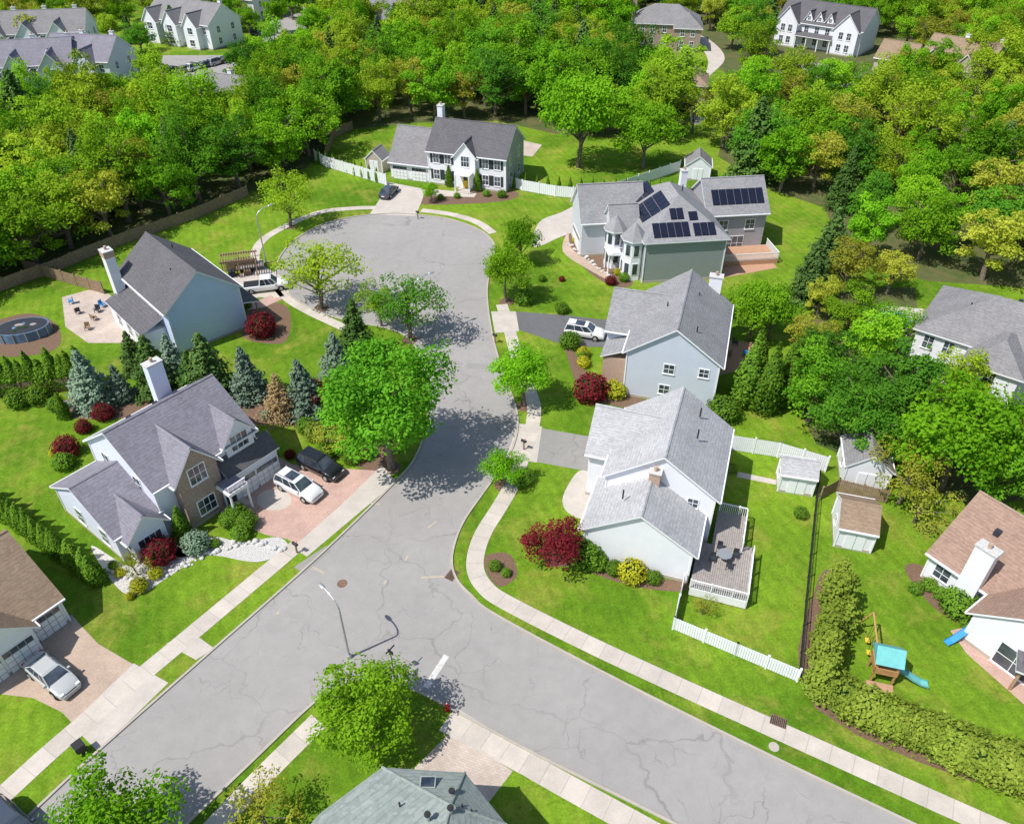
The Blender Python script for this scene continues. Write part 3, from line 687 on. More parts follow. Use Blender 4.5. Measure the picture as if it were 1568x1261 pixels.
# H12
h=House('brick_house',G(975,72),-10)
h.hip(-2,15,0,11,5.6,9.2,'x','brick','sh_mid'); h.hip(9,15.5,-3,5,5.4,8.2,'y','brick','sh_mid'); h.chimney(-1.6,5,0,10.8,1.2,1.2,'brick')
h.wins('S',0,[1,3.5,6.5],[1,3.7]); h.wins('S',-3,[11,13.5],[1,3.6]); h.wins('E',15,[7,9],[1,3.6]); h.wins('W',-2,[3,8],[1,3.6]);h.done()
h=House('tan_house',G(1005,150),-12); h.hip(0,10,0,9,3,6.2,'x','w_tan','sh_tan'); h.wins('S',0,[2,5,8],[.9]); h.wins('E',10,[3,6],[.9]); h.done()
def town(px,ang,L_,dep=11,ze=5.8,zr=9.6,roof='sh_mid',wall='w_greyblue'):
    h=House('townhouse',G(*px),ang); h.gable(0,L_,0,dep,ze,zr,'x',wall,roof); n=int(L_/7)
    for i in range(n):
        x=i*7+1; h.gable(x,x+4.4,-1.8,dep/2,ze-.3,zr-1.4,'y',wall,roof); h.win('S',-1.8,x+2.2,3.6,1.5,1.4); h.win('S',-1.8,x+2.2,.8,1.5,1.4); h.win('S',0,x+5.3,3.6); h.chimney(x+5.4,dep*.62,ze,zr+.6,.9,.7,'trim')
    h.wins('E',L_,[3,8],[1,3.6]); h.wins('W',0,[3,8],[1,3.6]); h.done()
town((-40,150),14,21,roof='sh_purple'); town((80,133),-8,15,roof='sh_purple'); town((-60,95),10,30,wall='w_white')
town((232,62),-28,22,wall='w_white'); town((285,22),-25,26,wall='w_white'); town((292,190),-22,13,wall='w_white',ze=5,zr=8.4)
town((560,66),-20,16,wall='w_white',roof='sh_purple'); town((1175,8),-10,16,wall='w_white',roof='sh_dark')
town((1395,130),-45,14,wall='w_tan',roof='sh_tan')
def shed(name,px,ang,w,dp,ze,zr,wall,roof,ax='x'):
    h=House(name,G(*px),ang); h.oh=.2; h.gable(0,w,0,dp,ze,zr,ax,wall,roof,rk=.15)
    h.wb('doors','S',0,w/2-.8,w/2+.8,.1,2.0,-.02,.05,'trim'); h.wb('doors','S',0,w/2-.74,w/2-.03,.15,1.95,.0,.065,'vinyl'); h.wb('doors','S',0,w/2+.03,w/2+.74,.15,1.95,.0,.065,'vinyl')
    h.wb('doors','S',0,w/2-.012,w/2+.012,.1,2.0,.0,.06,'shutter'); h.win('W',0,dp/2,1.0,.5,.6); h.corner(0,w,0,dp,ze); h.done()
shed('garden_shed',(1190,752),-13,3.0,2.4,2.2,3.1,'w_white','sh_light'); shed('garden_shed',(1287,744),-14,3.8,4.2,2.5,4.0,'w_white','sh_mid','y')
shed('garden_shed',(1276,836),-16,2.9,4.0,2.3,3.5,'w_white','sh_tan','x'); shed('garden_shed',(1048,275),-10,4,4,2.4,3.9,'w_white','sh_mid','y'); shed('garden_shed',(562,262),-20,3,3,2.2,3.6,'w_tan','sh_mid','y')
# ---------------------------------------------------------------- fences
def fence(name,px,ht=1.7,m='vinyl',slat=.16,gap=.02,post=2.4,smooth=False):
    pts=[G(*p) for p in px]; b=MB()
    for (ax,ay),(bx,by) in zip(pts,pts[1:]):
        L_=math.dist((ax,ay),(bx,by)); a=math.atan2(by-ay,bx-ax); T=Matrix.Translation((ax,ay,0))@Matrix.Rotation(a,4,'Z')
        n=max(1,int(L_/(slat+gap)))
        for i in range(n):
            x=i*L_/n; hh=ht+(random.uniform(-.03,.03) if m=='wood' else 0); b.box(x+gap/2,x+L_/n-gap/2,-.015,.015,.06,hh,m,T)
        for z in (.25,ht-.3): b.box(0,L_,.018,.055,z,z+.09,m,T)
        k=max(1,round(L_/post))
        for i in range(k+1): 
            x=i*L_/k; b.box(x-.065,x+.065,-.065,.065,0,ht+.1,m,T); b.box(x-.085,x+.085,-.085,.085,ht+.1,ht+.15,m,T)
    return b.obj(name)
fence('vinyl_fence',[(1115,688),(1190,700),(1263,722)],1.8); fence('vinyl_fence',[(1045,897),(1030,963)],1.4); fence('vinyl_fence',[(1030,963),(1125,1003),(1220,1043)],1.4)
fence('vinyl_fence',[(483,246),(500,256),(540,268),(592,284)],1.9,slat=.3,gap=.05); fence('vinyl_fence',[(778,285),(800,292),(850,301),(905,306),(960,290),(1040,262)],1.8,slat=.3,gap=.03)
fence('wooden_fence',[(-20,455),(40,432),(90,415),(135,395),(200,370),(300,335),(380,300)],1.7,'wood')
fence('wooden_fence',[(40,415),(160,450)],1.7,'wood'); fence('wooden_fence',[(540,198),(512,212),(500,240)],1.6,'wood')
fence('wooden_fence',[(0,608),(110,598)],1.6,'wood'); fence('wooden_fence',[(1255,765),(1280,752),(1355,770)],1.5,'wood')
fence('vinyl_fence',[(1380,520),(1400,560)],1.7)
b=MB(); pts=[G(*p) for p in ((1252,735),(1243,820),(1233,920),(1222,1043))]
for (ax,ay),(bx,by) in zip(pts,pts[1:]):
    L_=math.dist((ax,ay),(bx,by)); T=Matrix.Translation((ax,ay,0))@Matrix.Rotation(math.atan2(by-ay,bx-ax),4,'Z'); n=int(L_/2)
    for i in range(n+1): b.box(i*L_/n-.04,i*L_/n+.04,-.04,.04,0,1.3,'black',T)
    for z in (.15,.7,1.22): b.box(0,L_,-.02,.02,z,z+.05,'black',T)
    for i in range(int(L_/.14)): b.box(i*.14-.008,i*.14+.008,-.008,.008,.1,1.25,'black',T)
b.obj('metal_fence')
# ---------------------------------------------------------------- vegetation meshes
def leafarr(c,n,s,t):
    k=len(c); r=rng.normal(size=(k,3)); n=n/np.linalg.norm(n,axis=1,keepdims=True)
    a=np.cross(n,r); a/=np.linalg.norm(a,axis=1,keepdims=True); b=np.cross(n,a); s=s[:,None]
    v=np.stack([c-a*s,c+b*s*.62-n*s*.15,c+a*s,c-b*s*.62-n*s*.15],1).reshape(-1,3); return v,t
def plantmesh(name,wood,lv,lt,leafmat):
    nw=len(wood.v); nf=len(wood.f)
    k=len(lt); me=bpy.data.meshes.new(name)
    faces=wood.f+ (np.arange(4*k).reshape(k,4)+nw).tolist()
    me.from_pydata(wood.v+lv.tolist(),[],faces)
    for m in wood.m: me.materials.append(m)
    me.materials.append(M[leafmat]); li=len(wood.m)
    me.polygons.foreach_set('material_index',wood.mi+[li]*k)
    a=me.attributes.new('tint','FLOAT','FACE'); a.data.foreach_set('value',np.concatenate([np.zeros(nf),np.clip(lt,0,1)]))
    me.update(); return me
def unit(k,zmin=-1):
    d=rng.normal(size=(k*3,3)); d/=np.linalg.norm(d,axis=1,keepdims=True); d=d[d[:,2]>zmin][:k]
    while len(d)<k: d=np.concatenate([d,d])[:k]
    return d
def decid(name,H,R,ncl,nl,ls,mat,base=.28,dens=1.0,zr=None,clr=(.26,.42)):
    w=MB(); w.cyl((0,0,-.1),(0.08*R,0,H*.3),.028*H,.020*H,'bark',8,False)
    w.cyl((0.08*R,0,H*.3),(.0,.05*R,H*.62),.020*H,.010*H,'bark',7,False)
    zc=H*(base+1)/2; hz=H*(1-base)/2*.82; V=[];T=[]
    cd=unit(ncl,-.8)
    ax,ay=rng.uniform(.85,1.15,2)
    for i in range(ncl):
        rr=rng.uniform(.5,.92) if i>ncl*.22 else rng.uniform(.1,.45)
        c=np.array([cd[i,0]*R*rr*ax,cd[i,1]*R*rr*ay,zc+cd[i,2]*hz*rr*1.08]); cr=R*rng.uniform(*clr)*(1.0-.15*rr)
        k=int(nl/ncl*rng.uniform(.6,1.3)*dens*(cr/(R*(clr[0]+clr[1])/2))**2)
        dd=unit(k,-.65); sq=rng.uniform([.8,.8,.5],[1.3,1.3,.95])
        lob=unit(7); rag=(np.maximum(dd@lob.T,0)**5).max(axis=1,keepdims=True)
        rad=cr*(rng.uniform(.3,1.15,k)**.5)[:,None]*(.72+.5*rag)
        p=c+dd*rad*sq+rng.normal(size=(k,3))*.06*R*.3; nn=dd*.65+rng.normal(size=(k,3))*.45+np.array([-.2,-.15,.6])
        v,_=leafarr(p,nn,rng.uniform(.55,1.25,k)*ls,None); V.append(v)
        T.append(np.full(k,rng.uniform(0,.6))+rng.uniform(0,.4,k))
        if i%2==0 and c[2]>H*base*.8:
            h0=min(H*.55,max(H*.2,c[2]-R*.5)); w.cyl((.04*R,0,h0),tuple(c),.010*H,.003*H,'bark',5,False)
    return plantmesh(name,w,np.concatenate(V),np.concatenate(T),mat)
def conifer(name,H,R,mat,n=5200,ls=.17,droop=.25,base=.05,pw=.9):
    w=MB(); w.cyl((0,0,-.1),(0,0,H*.97),.02*H+.03,.02,'bark',7,False)
    lev=int(H*3.2); V=[];T=[]; tot=sum((1-i/lev)+.12 for i in range(lev))
    for i in range(lev):
        f=i/lev; z=H*(base+(1-base)*f); r=R*(1-f)**pw*rng.uniform(.78,1.14)+.08
        nb=max(5,int(11*(1-f)+4)); k=int(n*((1-f)+.12)/tot/nb)+2; off=rng.uniform(0,6.28)
        for j in range(nb):
            a=off+j*6.283/nb+rng.uniform(-.2,.2); rb=r*rng.uniform(.68,1.18); tn=rng.uniform(0,.4)
            s=rng.uniform(.15,1.0,k)**.7; lat=rng.normal(size=k)*.11*rb*(1.2-s*.6)*1.6
            x=np.cos(a)*s*rb-np.sin(a)*lat; y=np.sin(a)*s*rb+np.cos(a)*lat
            zz=z-droop*s*rb+.12*s*s*rb+rng.normal(size=k)*.07*(H/6)
            p=np.stack([x,y,zz],1); nn=np.stack([np.cos(a)*.5+rng.normal(size=k)*.45,np.sin(a)*.5+rng.normal(size=k)*.45,np.full(k,.8)],1)
            v,_=leafarr(p,nn,rng.uniform(.6,1.2,k)*ls,None); V.append(v); T.append(tn+.6*s*rng.uniform(.3,1,k))
            if j%2==0: w.cyl((0,0,z),(np.cos(a)*rb*.8,np.sin(a)*rb*.8,z-droop*.7*rb),.02,.008,'bark',4,False)
    return plantmesh(name,w,np.concatenate(V),np.concatenate(T),mat)
def bush(name,mat,n=1100,ls=.10,shape=(1,1,.85),cone=0,rough=.08):
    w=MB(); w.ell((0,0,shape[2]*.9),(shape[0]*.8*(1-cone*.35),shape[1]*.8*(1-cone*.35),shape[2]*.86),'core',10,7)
    w.cyl((0,0,-.05),(0,0,shape[2]*.5),.06,.04,'bark',6,False)
    d=unit(n,-.8); r=1+rng.normal(size=(n,1))*rough+.09*np.sin(d[:,0:1]*5+1)*np.cos(d[:,1:2]*6)+.06*np.sin(d[:,2:3]*9)
    p=d*r*np.array(shape); z=p[:,2]/shape[2]
    if cone: s=(1-cone*(z+1)/2); p[:,0]*=s*1.15; p[:,1]*=s*1.15
    p[:,2]+=shape[2]*.92
    v,_=leafarr(p,d+rng.normal(size=(n,3))*.4+np.array([0,0,.2]),rng.uniform(.6,1.3,n)*ls,None)
    return plantmesh(name,w,v,rng.uniform(0,1,n)*.7+.3*rng.uniform(0,1,n),mat)
T={}
T['maple_big']=[decid('maple_big',14.5,5.9,90,25000,.20,'leaf_m',base=.12,clr=(.22,.36))]
T['maple']=[decid('maple_%d'%i,8,3.9,48,10500,.15,'leaf',base=.18,clr=(.24,.38)) for i in range(3)]
T['open']=[decid('open_%d'%i,8,4.2,42,5500,.14,'leaf_f',base=.16,clr=(.19,.32)) for i in range(2)]
T['sparse']=[decid('sparse',5,2.5,26,1900,.10,'leaf_y',base=.15,clr=(.2,.36))]
T['redmaple']=[decid('redmaple',5.4,2.5,36,6200,.12,'leaf_red',base=.04)]
FH=[(12.5,5.4),(14,5.6),(15.5,5.8),(13.2,6.2),(14.6,5.0),(16.2,6.0),(12,4.8),(13.8,5.9)]
T['forest']=[decid('forest_%d'%i,hh,rr,[58,70,40,78][i%4],[8500,10000,9200][i%3],.235,'leaf_f' if i%4 else 'leaf',base=.03,clr=[(.19,.34),(.17,.30),(.24,.40),(.18,.32)][i%4]) for i,(hh,rr) in enumerate(FH)]
T['forest_y']=[decid('forest_y',13,4.8,50,6800,.22,'leaf_y',base=.06,clr=(.19,.33))]
T['pine']=[conifer('pine_%d'%i,14,4.2,'leaf_spruce',6500,.30,.1,.08,.7) for i in range(2)]
T['spruce']=[conifer('spruce',6.8,2.5,'leaf_spruce')]
T['juniper']=[conifer('juniper',4.6,1.6,'leaf_jun',2600,.14,-.3,.02,.55)]
T['bluespruce']=[conifer('bluespruce_%d'%i,6.5,2.3,'leaf_blue') for i in range(2)]
T['brownspruce']=[conifer('brownspruce',5.4,2.5,'leaf_brown',2600,.14)]
T['arb']=[bush('arb_%d'%i,'leaf_arb',2200,.13,(.95,.95,2.2),.7,.10) for i in range(2)]
T['bush']=[bush('bush_%d'%i,'leaf_arb') for i in range(2)]
T['bushy']=[bush('bushy','leaf_yel')]
T['bushyg']=[bush('bushyg','leaf_jun',1300,.11,rough=.14)]
T['bushr']=[bush('bushr','leaf_red')]
T['bushb']=[bush('bushb','leaf_blue')]
def plant(kind,name,px,s=1.0,sz=None,parent=None,world=None,nm=None):
    me=random.choice(T[kind]); x,y=world if world else G(*px)
    o=bpy.data.objects.new(name,me); COL.objects.link(o); o.location=(x,y,0)
    o.rotation_euler=(random.uniform(-.04,.04),random.uniform(-.04,.04),random.uniform(0,6.28))
    sz=sz or s; o.scale=(s*random.uniform(.92,1.08),s*random.uniform(.92,1.08),sz)
    if parent: o.parent=parent
    return o
plant('maple_big','maple_tree',(600,716),.98)
for p,s,sz in (((572,1130),.93,.9),((205,1325),1.05,1.0),((803,622),.88,.95),((775,462),.82,1.02),((797,402),.72,.85),((772,742),.53,.5),((661,309),.36,.4),((985,258),1.6,1.5),((1145,520),1.05,1.0),((1440,748),1.5,1.5),((1175,520),.8,.9)):
    plant('maple','maple_tree',p,s,sz)
plant('maple','maple_tree',(885,256),1.85,2.15)
for p,s,sz in (((492,472),1.35,1.25),((445,347),1.15,1.1),((628,520),1.1,1.15),((585,500),.7,.8),((1300,690),1.2,1.2)): plant('open','honey_locust_tree',p,s,sz)
plant('sparse','young_tree',(412,1268),1.0); plant('sparse','young_tree',(212,880),.5); plant('sparse','young_tree',(1075,940),.4); plant('sparse','young_tree',(1400,800),1.1); plant('sparse','young_tree',(1375,770),1.3,1.5)
plant('sparse','young_tree',(525,690),.9,.75); plant('sparse','young_tree',(1060,205),1.7,2)
plant('open','young_tree',(1372,548),.8,.9); plant('open','young_tree',(1335,540),.8,.85)
plant('redmaple','red_maple_tree',(850,863),1.0); plant('redmaple','red_maple_tree',(508,622),.8,.75); plant('redmaple','red_maple_tree',(950,360),.4,.3)
for p,s in (((148,620),1.1),((190,610),.7),((472,630),1.02),((518,592),1.1),((270,575),.85),((385,608),1.0)): plant('bluespruce','blue_spruce_tree',p,s)
for p,s in (((245,602),1.08),((330,605),1.2),((548,545),1.1),((210,570),.8),((1235,460),1.3),((1150,275),2.0),((1260,420),1.4),((300,600),.8)): plant('spruce','spruce_tree',p,s)
plant('brownspruce','brown_spruce_tree',(432,638),1.0)
for p,s in (((1275,905),.85),((1278,935),1.0),((1270,965),1.0),((1262,995),.95),((1258,1025),1.0),((1250,1060),1.1),((1285,965),.8)): plant('juniper','juniper_tree',p,s*random.uniform(.8,1),s*random.uniform(.75,1.05))
for p,s in (((1135,618),1.5),((1168,630),1.6),((1196,618),1.5),((1150,600),1.5)): plant('arb','arborvitae',p,s,s*1.15)
for p,s in (((688,285),.8),((731,292),.8),((283,822),.85),((100,640),.7)): plant('arb','arborvitae',p,s,s*.95)
hd=empty('arborvitae_hedge')
for i in range(15): plant('arb','hedge_plant',(-20+i*12.2,768+i*8.8),random.uniform(.78,.92),random.uniform(.62,.72),parent=hd)
hd=empty('hedge')
for i in range(12): plant('arb','hedge_plant',(-30+i*15,605-i*1.5),random.uniform(1.05,1.25),random.uniform(.8,1.1),parent=hd)
hd=empty('boxwood_hedge')
for i in range(24): plant('bushyg','hedge_plant',(1285+i*16+random.uniform(-4,4),1080+i*6.8+random.uniform(-5,5)),random.uniform(1.1,1.5),random.uniform(1.2,1.7),parent=hd)
hd=empty('yard_hedge')
for i in range(15): plant('arb','hedge_plant',(788+i*17,288+i*1.2 if i<7 else 297),.42,.55,parent=hd)
for i in range(9): plant('arb','hedge_plant',(490+i*11,250+i*3.6),.45,.55,parent=hd)
for k,n,lst in (('bush','shrub',[(365,795,.95),(380,806,.9),(352,803,.8),(370,822,.75),(892,860,1.4),(873,530,1.1),(803,464,1.15),(860,478,.8),(893,548,.6),(1105,640,1.5),(1070,500,1.),(675,305,.5),(700,303,.5),(745,300,.6),(768,302,.7),(785,240,1.0),(830,430,.5),(955,430,.7),(915,868,.8),(940,876,.7),(1000,890,.6),(1465,935,1.3),(1440,915,.6),(1420,900,.6),(800,740,.9),(500,700,.9),(540,705,.9),(470,660,.9),(88,625,.8),(30,620,1.1),(60,615,1.1),(758,870,.5),(775,880,.4),(350,640,.7),(100,715,.9),(1400,905,.5),(595,250,.6),(1480,960,.5),(230,850,.45),(175,868,.4),(330,835,.4),(1225,790,.6),(380,470,.5),(420,700,.4)]),
                ('bushy','golden_shrub',[(966,884,1.05),(215,902,.65),(240,882,.55),(185,880,.4),(940,606,1.1),(928,580,.6),(893,560,.7),(893,545,.7),(200,915,.35),(85,698,.5),(945,420,.5),(880,370,.4)]),
                ('bushr','burgundy_shrub',[(905,610,1.7),(248,856,1.25),(402,512,1.6),(160,640,1.0),(105,695,1.2),(915,380,.6),(895,365,.5),(860,430,.4),(935,435,.7),(445,700,.5),(130,660,.8),(620,210,.8)]),
                ('bushb','juniper_shrub',[(302,840,1.05),(410,640,.6),(480,650,.5)]),
                ('bushyg','shrub',[(510,680,1.3),(535,690,1.1),(555,700,.9),(1380,700,1.8),(1385,730,1.4),(1120,720,.5),(1100,300,1.6),(1090,490,1.5),(485,670,1.0)])):
    for x,y,s in lst: plant(k,n,(x,y),s)
# woodland
def inpoly(x,y,poly):
    c=False; n=len(poly); j=n-1
    for i in range(n):
        xi,yi=poly[i];xj,yj=poly[j]
        if (yi>y)!=(yj>y) and x<(xj-xi)*(y-yi)/(yj-yi)+xi: c=not c
        j=i
    return c
EXC=[(G(x,y),r) for x,y,r in ((1000,55,14),(960,50,7),(1045,135,9),(1075,110,8),(1100,90,8),(1085,150,8),(1245,75,16),(1300,80,14),(1225,115,13),(1270,125,14),(1310,112,13),(1190,110,11),(1310,140,9),(1225,145,8),(1345,100,7),(1355,135,7),(600,50,10),(340,180,10),(310,115,14),(280,125,10),(350,120,9),(90,115,14),(20,135,12),(270,50,12),(330,15,15),(1480,545,12),(1100,60,9),(1070,155,6),(1430,110,7),(410,40,9),(1210,15,10),(1350,490,6.5),(1330,497,4),(1390,500,6))]
def scatter(name,poly,dmin,hs=(.8,1.1),yf=.1,pf=.08,maxn=400,floor=True,z=.005):
    W=[G(*p) for p in poly]
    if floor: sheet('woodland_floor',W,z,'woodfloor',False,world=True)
    e=empty(name); xs=[p[0] for p in W];ys=[p[1] for p in W]; pts=[]; tries=0
    while tries<16000 and len(pts)<maxn:
        tries+=1; x=random.uniform(min(xs),max(xs)); y=random.uniform(min(ys),max(ys))
        if not inpoly(x,y,W) or any(math.dist((x,y),c)<r for c,r in EXC): continue
        if any((x-a)**2+(y-b)**2<dmin**2 for a,b in pts): continue
        pts.append((x,y)); q=random.random(); k='forest_y' if q<yf else ('pine' if q<yf+pf else 'forest'); s=random.uniform(*hs)
        plant(k,'tree',None,s*random.uniform(.82,1.15),s,e,(x,y))
    return len(pts)
cnt=[]
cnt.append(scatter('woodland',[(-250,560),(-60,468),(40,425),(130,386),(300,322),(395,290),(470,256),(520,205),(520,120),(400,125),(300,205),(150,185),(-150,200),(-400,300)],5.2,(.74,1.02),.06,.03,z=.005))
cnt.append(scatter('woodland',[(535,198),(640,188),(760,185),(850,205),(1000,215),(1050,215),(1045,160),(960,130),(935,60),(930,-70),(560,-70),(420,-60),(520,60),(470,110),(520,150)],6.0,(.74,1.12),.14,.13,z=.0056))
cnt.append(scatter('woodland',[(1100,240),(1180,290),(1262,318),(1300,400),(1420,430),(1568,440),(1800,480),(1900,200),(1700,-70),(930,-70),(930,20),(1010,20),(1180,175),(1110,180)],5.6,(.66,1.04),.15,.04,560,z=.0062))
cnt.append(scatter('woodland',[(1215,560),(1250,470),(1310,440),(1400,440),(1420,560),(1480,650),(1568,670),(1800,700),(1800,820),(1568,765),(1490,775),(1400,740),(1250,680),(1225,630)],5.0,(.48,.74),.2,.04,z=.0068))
cnt.append(scatter('woodland',[(-300,150),(-40,120),(120,60),(240,90),(300,60),(420,60),(560,10),(560,-80),(-300,-80)],7,(.5,.9),.2,.1,floor=False))
print('trees',cnt)
# ---------------------------------------------------------------- vehicles
def car(px,ang,paintm,kind='suv',name='parked_car',world=None):
    x,y=world or G(*px); e=empty(name,(x,y,0.012),math.radians(ang))
    if kind=='sedan': st=[(-2.4,.62,.70),(-2.32,.86,.82),(-1.75,.95,.89),(-.8,.93,.91),(.2,.93,.91),(1.0,.94,.90),(1.75,.82,.87),(2.2,.70,.80),(2.4,.52,.68)]; cb=(-1.95,1.15,-1.15,.35,1.44,.62,.80)
    elif kind=='pickup': st=[(-2.9,.85,.88),(-2.85,1.02,.93),(-1.5,1.04,.96),(-.2,1.04,.97),(1.2,1.06,.97),(1.5,1.12,.95),(2.4,1.02,.92),(2.75,.9,.86),(2.85,.6,.8)]; cb=(-.75,1.55,-.6,.75,1.86,.70,.86)
    else: st=[(-2.38,.70,.76),(-2.32,.98,.86),(-1.6,1.06,.92),(-.6,1.04,.94),(.4,1.03,.94),(1.15,1.06,.92),(1.85,.96,.89),(2.25,.80,.82),(2.4,.55,.72)]; cb=(-2.28,1.25,-2.0,.35,1.70,.66,.82)
    b=MB(); n=10
    for xx,zt,w in st:
        for yy,z in ((w*.86,.26),(w,.42),(w*1.0,zt*.78),(w*.95,zt-.05),(w*.72,zt)): b.v.append((xx,yy,z))
        for yy,z in ((w*.72,zt),(w*.95,zt-.05),(w*1.0,zt*.78),(w,.42),(w*.86,.26)): b.v.append((xx,-yy,z))
    k=b.mid(paintm)
    for i in range(len(st)-1):
        for j in range(n): b.f.append([i*n+j,i*n+(j+1)%n,(i+1)*n+(j+1)%n,(i+1)*n+j]); b.mi.append(k)
    b.f.append(list(range(n))[::-1]); b.mi.append(k); b.f.append([(len(st)-1)*n+j for j in range(n)]); b.mi.append(k)
    o=b.obj('body',e,smooth=True)
    md=o.modifiers.new('b','BEVEL'); md.width=.03; md.segments=2; md.limit_method='ANGLE'; md.angle_limit=.7
    g=MB(); x0,x1,r0,r1,zr,wr,wb_=cb; zb=.96 if kind!='sedan' else .88
    if kind=='pickup': zb=1.0
    vs=[(x0,-wb_,zb),(x1,-wb_,zb),(x1,wb_,zb),(x0,wb_,zb),(r0,-wr,zr-.05),(r1,-wr,zr-.05),(r1,wr,zr-.05),(r0,wr,zr-.05)]
    g.add(vs,[(0,1,5,4),(1,2,6,5),(2,3,7,6),(3,0,4,7),(4,5,6,7)],'glass'); g.obj('windows',e)
    r=MB(); R0,R1=r0-.02,r1+.04
    r.add([(R0,-wr-.02,zr-.06),(R1,-wr-.02,zr-.06),(R1,wr+.02,zr-.06),(R0,wr+.02,zr-.06),(R0+.12,-wr+.08,zr+.02),(R1-.2,-wr+.08,zr+.02),(R1-.2,wr-.08,zr+.02),(R0+.12,wr-.08,zr+.02)],[(0,1,5,4),(1,2,6,5),(2,3,7,6),(3,0,4,7),(4,5,6,7),(3,2,1,0)],paintm)
    for sy in (-1,1):
        for t in ((0,0),(1,1),(.36,.33),(.68,.66)):
            xb=x0+(x1-x0)*t[0]; xt=r0+(r1-r0)*t[1]; r.cyl((xb,sy*(wb_+.005),zb-.02),(xt,sy*(wr+.005),zr-.04),.045 if t[0] in(0,1) else .03,.04 if t[0] in (0,1) else .03,paintm,6)
        r.box(x1-.45,x1-.28,sy*(wb_+.14)-.09,sy*(wb_+.14)+.09,zb+.02,zb+.17,paintm)
        if kind=='suv': r.box(r0+.1,r1-.3,sy*(wr-.05)-.02,sy*(wr-.05)+.02,zr+.03,zr+.07,'black')
    r.obj('roof',e)
    if kind=='suv' and paintm=='p_white':
        q=MB(); q.box(r0+.9,r1-.35,-wr+.16,wr-.16,zr+.01,zr+.035,'glass'); q.obj('sunroof',e)
    if kind=='pickup':
        q=MB(); q.box(-2.75,-.85,-.78,.78,1.045,1.07,'black'); q.obj('bed',e)
    w=MB(); wx=1.45 if kind!='pickup' else 1.85; hw=.9 if kind!='pickup' else .93
    for sx in (-wx,wx-.02):
        for sy in (-1,1):
            w.cyl((sx,sy*(hw-.2),.34),(sx,sy*(hw+.035),.34),.36,.36,'tyre',18); w.cyl((sx,sy*(hw+.03),.34),(sx,sy*(hw+.055),.34),.22,.20,'metal',12)
            w.cyl((sx,sy*(hw-.1),.36),(sx,sy*(hw+.02),.36),.43,.43,'black',18)
    w.obj('wheels',e)
    l=MB(); xf=st[-2][0];xb=st[0][0]; 
    for sy in (-1,1): l.box(xf-.12,xf+.09,sy*.60-.14,sy*.60+.14,.58,.72,'lamp'); l.box(xb-.02,xb+.14,sy*.66-.12,sy*.66+.12,.68,.84,'tail')
    l.box(xf+.02,xf+.14,-.42,.42,.48,.62,'black'); l.box(xb-.04,xb+.02,-.25,.25,.55,.68,'trim'); l.obj('lamps',e)
    return e
car((459,752),-33,'p_white'); car((492,720),-33,'p_black'); car((84,1040),-33,'p_silver','sedan'); car((895,514),-17,'p_white')
car((596,298),74,'p_dark','sedan'); car((409,443),14,'p_white','pickup','pickup_truck')
for i,(x,y) in enumerate(((268,113),(284,110),(300,107),(316,103),(332,99),(348,95),(364,92))): car((x,y),60,['p_black','p_grey','p_white','p_dark','p_silver','p_black','p_dark'][i],'sedan' if i%2 else 'suv')
for x,y,c in ((455,18,'p_white'),(300,130,'p_grey'),(270,132,'p_dark'),(395,55,'p_dark'),(25,1275,'p_dark')): car((x,y),-33,c,'suv')
t=MB(); T_=Matrix.Translation((*G(384,412),0))@Matrix.Rotation(.35,4,'Z')
t.box(-1.8,1.8,-.9,.9,.6,.7,'deck',T_)
for a in (-1.8,-.6,.6,1.75):
    for s_ in (-.9,.86): t.box(a,a+.05,s_,s_+.04,.7,1.4,'black',T_)
for s_ in (-.9,.86): t.box(-1.8,1.8,s_,s_+.04,1.36,1.42,'black',T_)
t.box(1.8,3.0,-.04,.04,.5,.58,'black',T_)
for s_ in (-1,1): t.cyl(T_@Vector((0,s_*.92,.33)),T_@Vector((0,s_*1.1,.33)),.33,.33,'tyre',14)
t.obj('utility_trailer')
# ---------------------------------------------------------------- street furniture
def lamp(px,ang,ht=7.6,arm=2.0):
    x,y=G(*px); b=MB(); b.cyl((0,0,0),(0,0,.35),.2,.17,'metal',12); b.cyl((0,0,.3),(0,0,ht-.9),.10,.07,'metal',10)
    pts=[(arm*(1-math.cos(a)),0,ht-.9+1.0*math.sin(a)) for a in [i*math.pi/2/6 for i in range(7)]]
    for p,q in zip(pts,pts[1:]): b.cyl(p,q,.06,.055,'metal',8)
    ex=pts[-1]; b.ell((ex[0]+.3,0,ex[2]+.0),(.42,.17,.10),'metal',12,6); b.ell((ex[0]+.32,0,ex[2]-.07),(.26,.12,.07),'lamp',10,5)
    b.obj('street_lamp',loc=(x,y,0),rz=math.radians(ang))
lamp((408,403),45); lamp((641,515),35); lamp((535,1006),135,6.4,1.6)
def sign(name,px,ang,kind):
    x,y=G(*px); b=MB(); b.cyl((0,0,0),(0,0,2.6),.035,.035,'metal' if kind=='stop' else 'black',8)
    if kind=='stop':
        pr=[(.38*math.cos(a),.38*math.sin(a)) for a in [i*math.pi/4+math.pi/8 for i in range(8)]]
        b.add([(-.05,p[0],2.25+p[1]) for p in pr]+[(-.07,p[0],2.25+p[1]) for p in pr],[list(range(8))[::-1],list(range(8,16))]+[(i,(i+1)%8,8+(i+1)%8,8+i) for i in range(8)],['metal','red']+['trim']*8)
        b.box(-.075,-.071,-.2,.2,2.2,2.3,'trim')
    else:
        b.box(-.02,.02,-.25,.25,2.35,2.75,'black'); b.box(-.45,.45,-.015,.015,2.78,2.95,'shutter')
    b.obj(name,loc=(x,y,0),rz=math.radians(ang))
sign('stop_sign',(641,1058),-30,'stop'); sign('street_sign',(603,1030),55,'x')
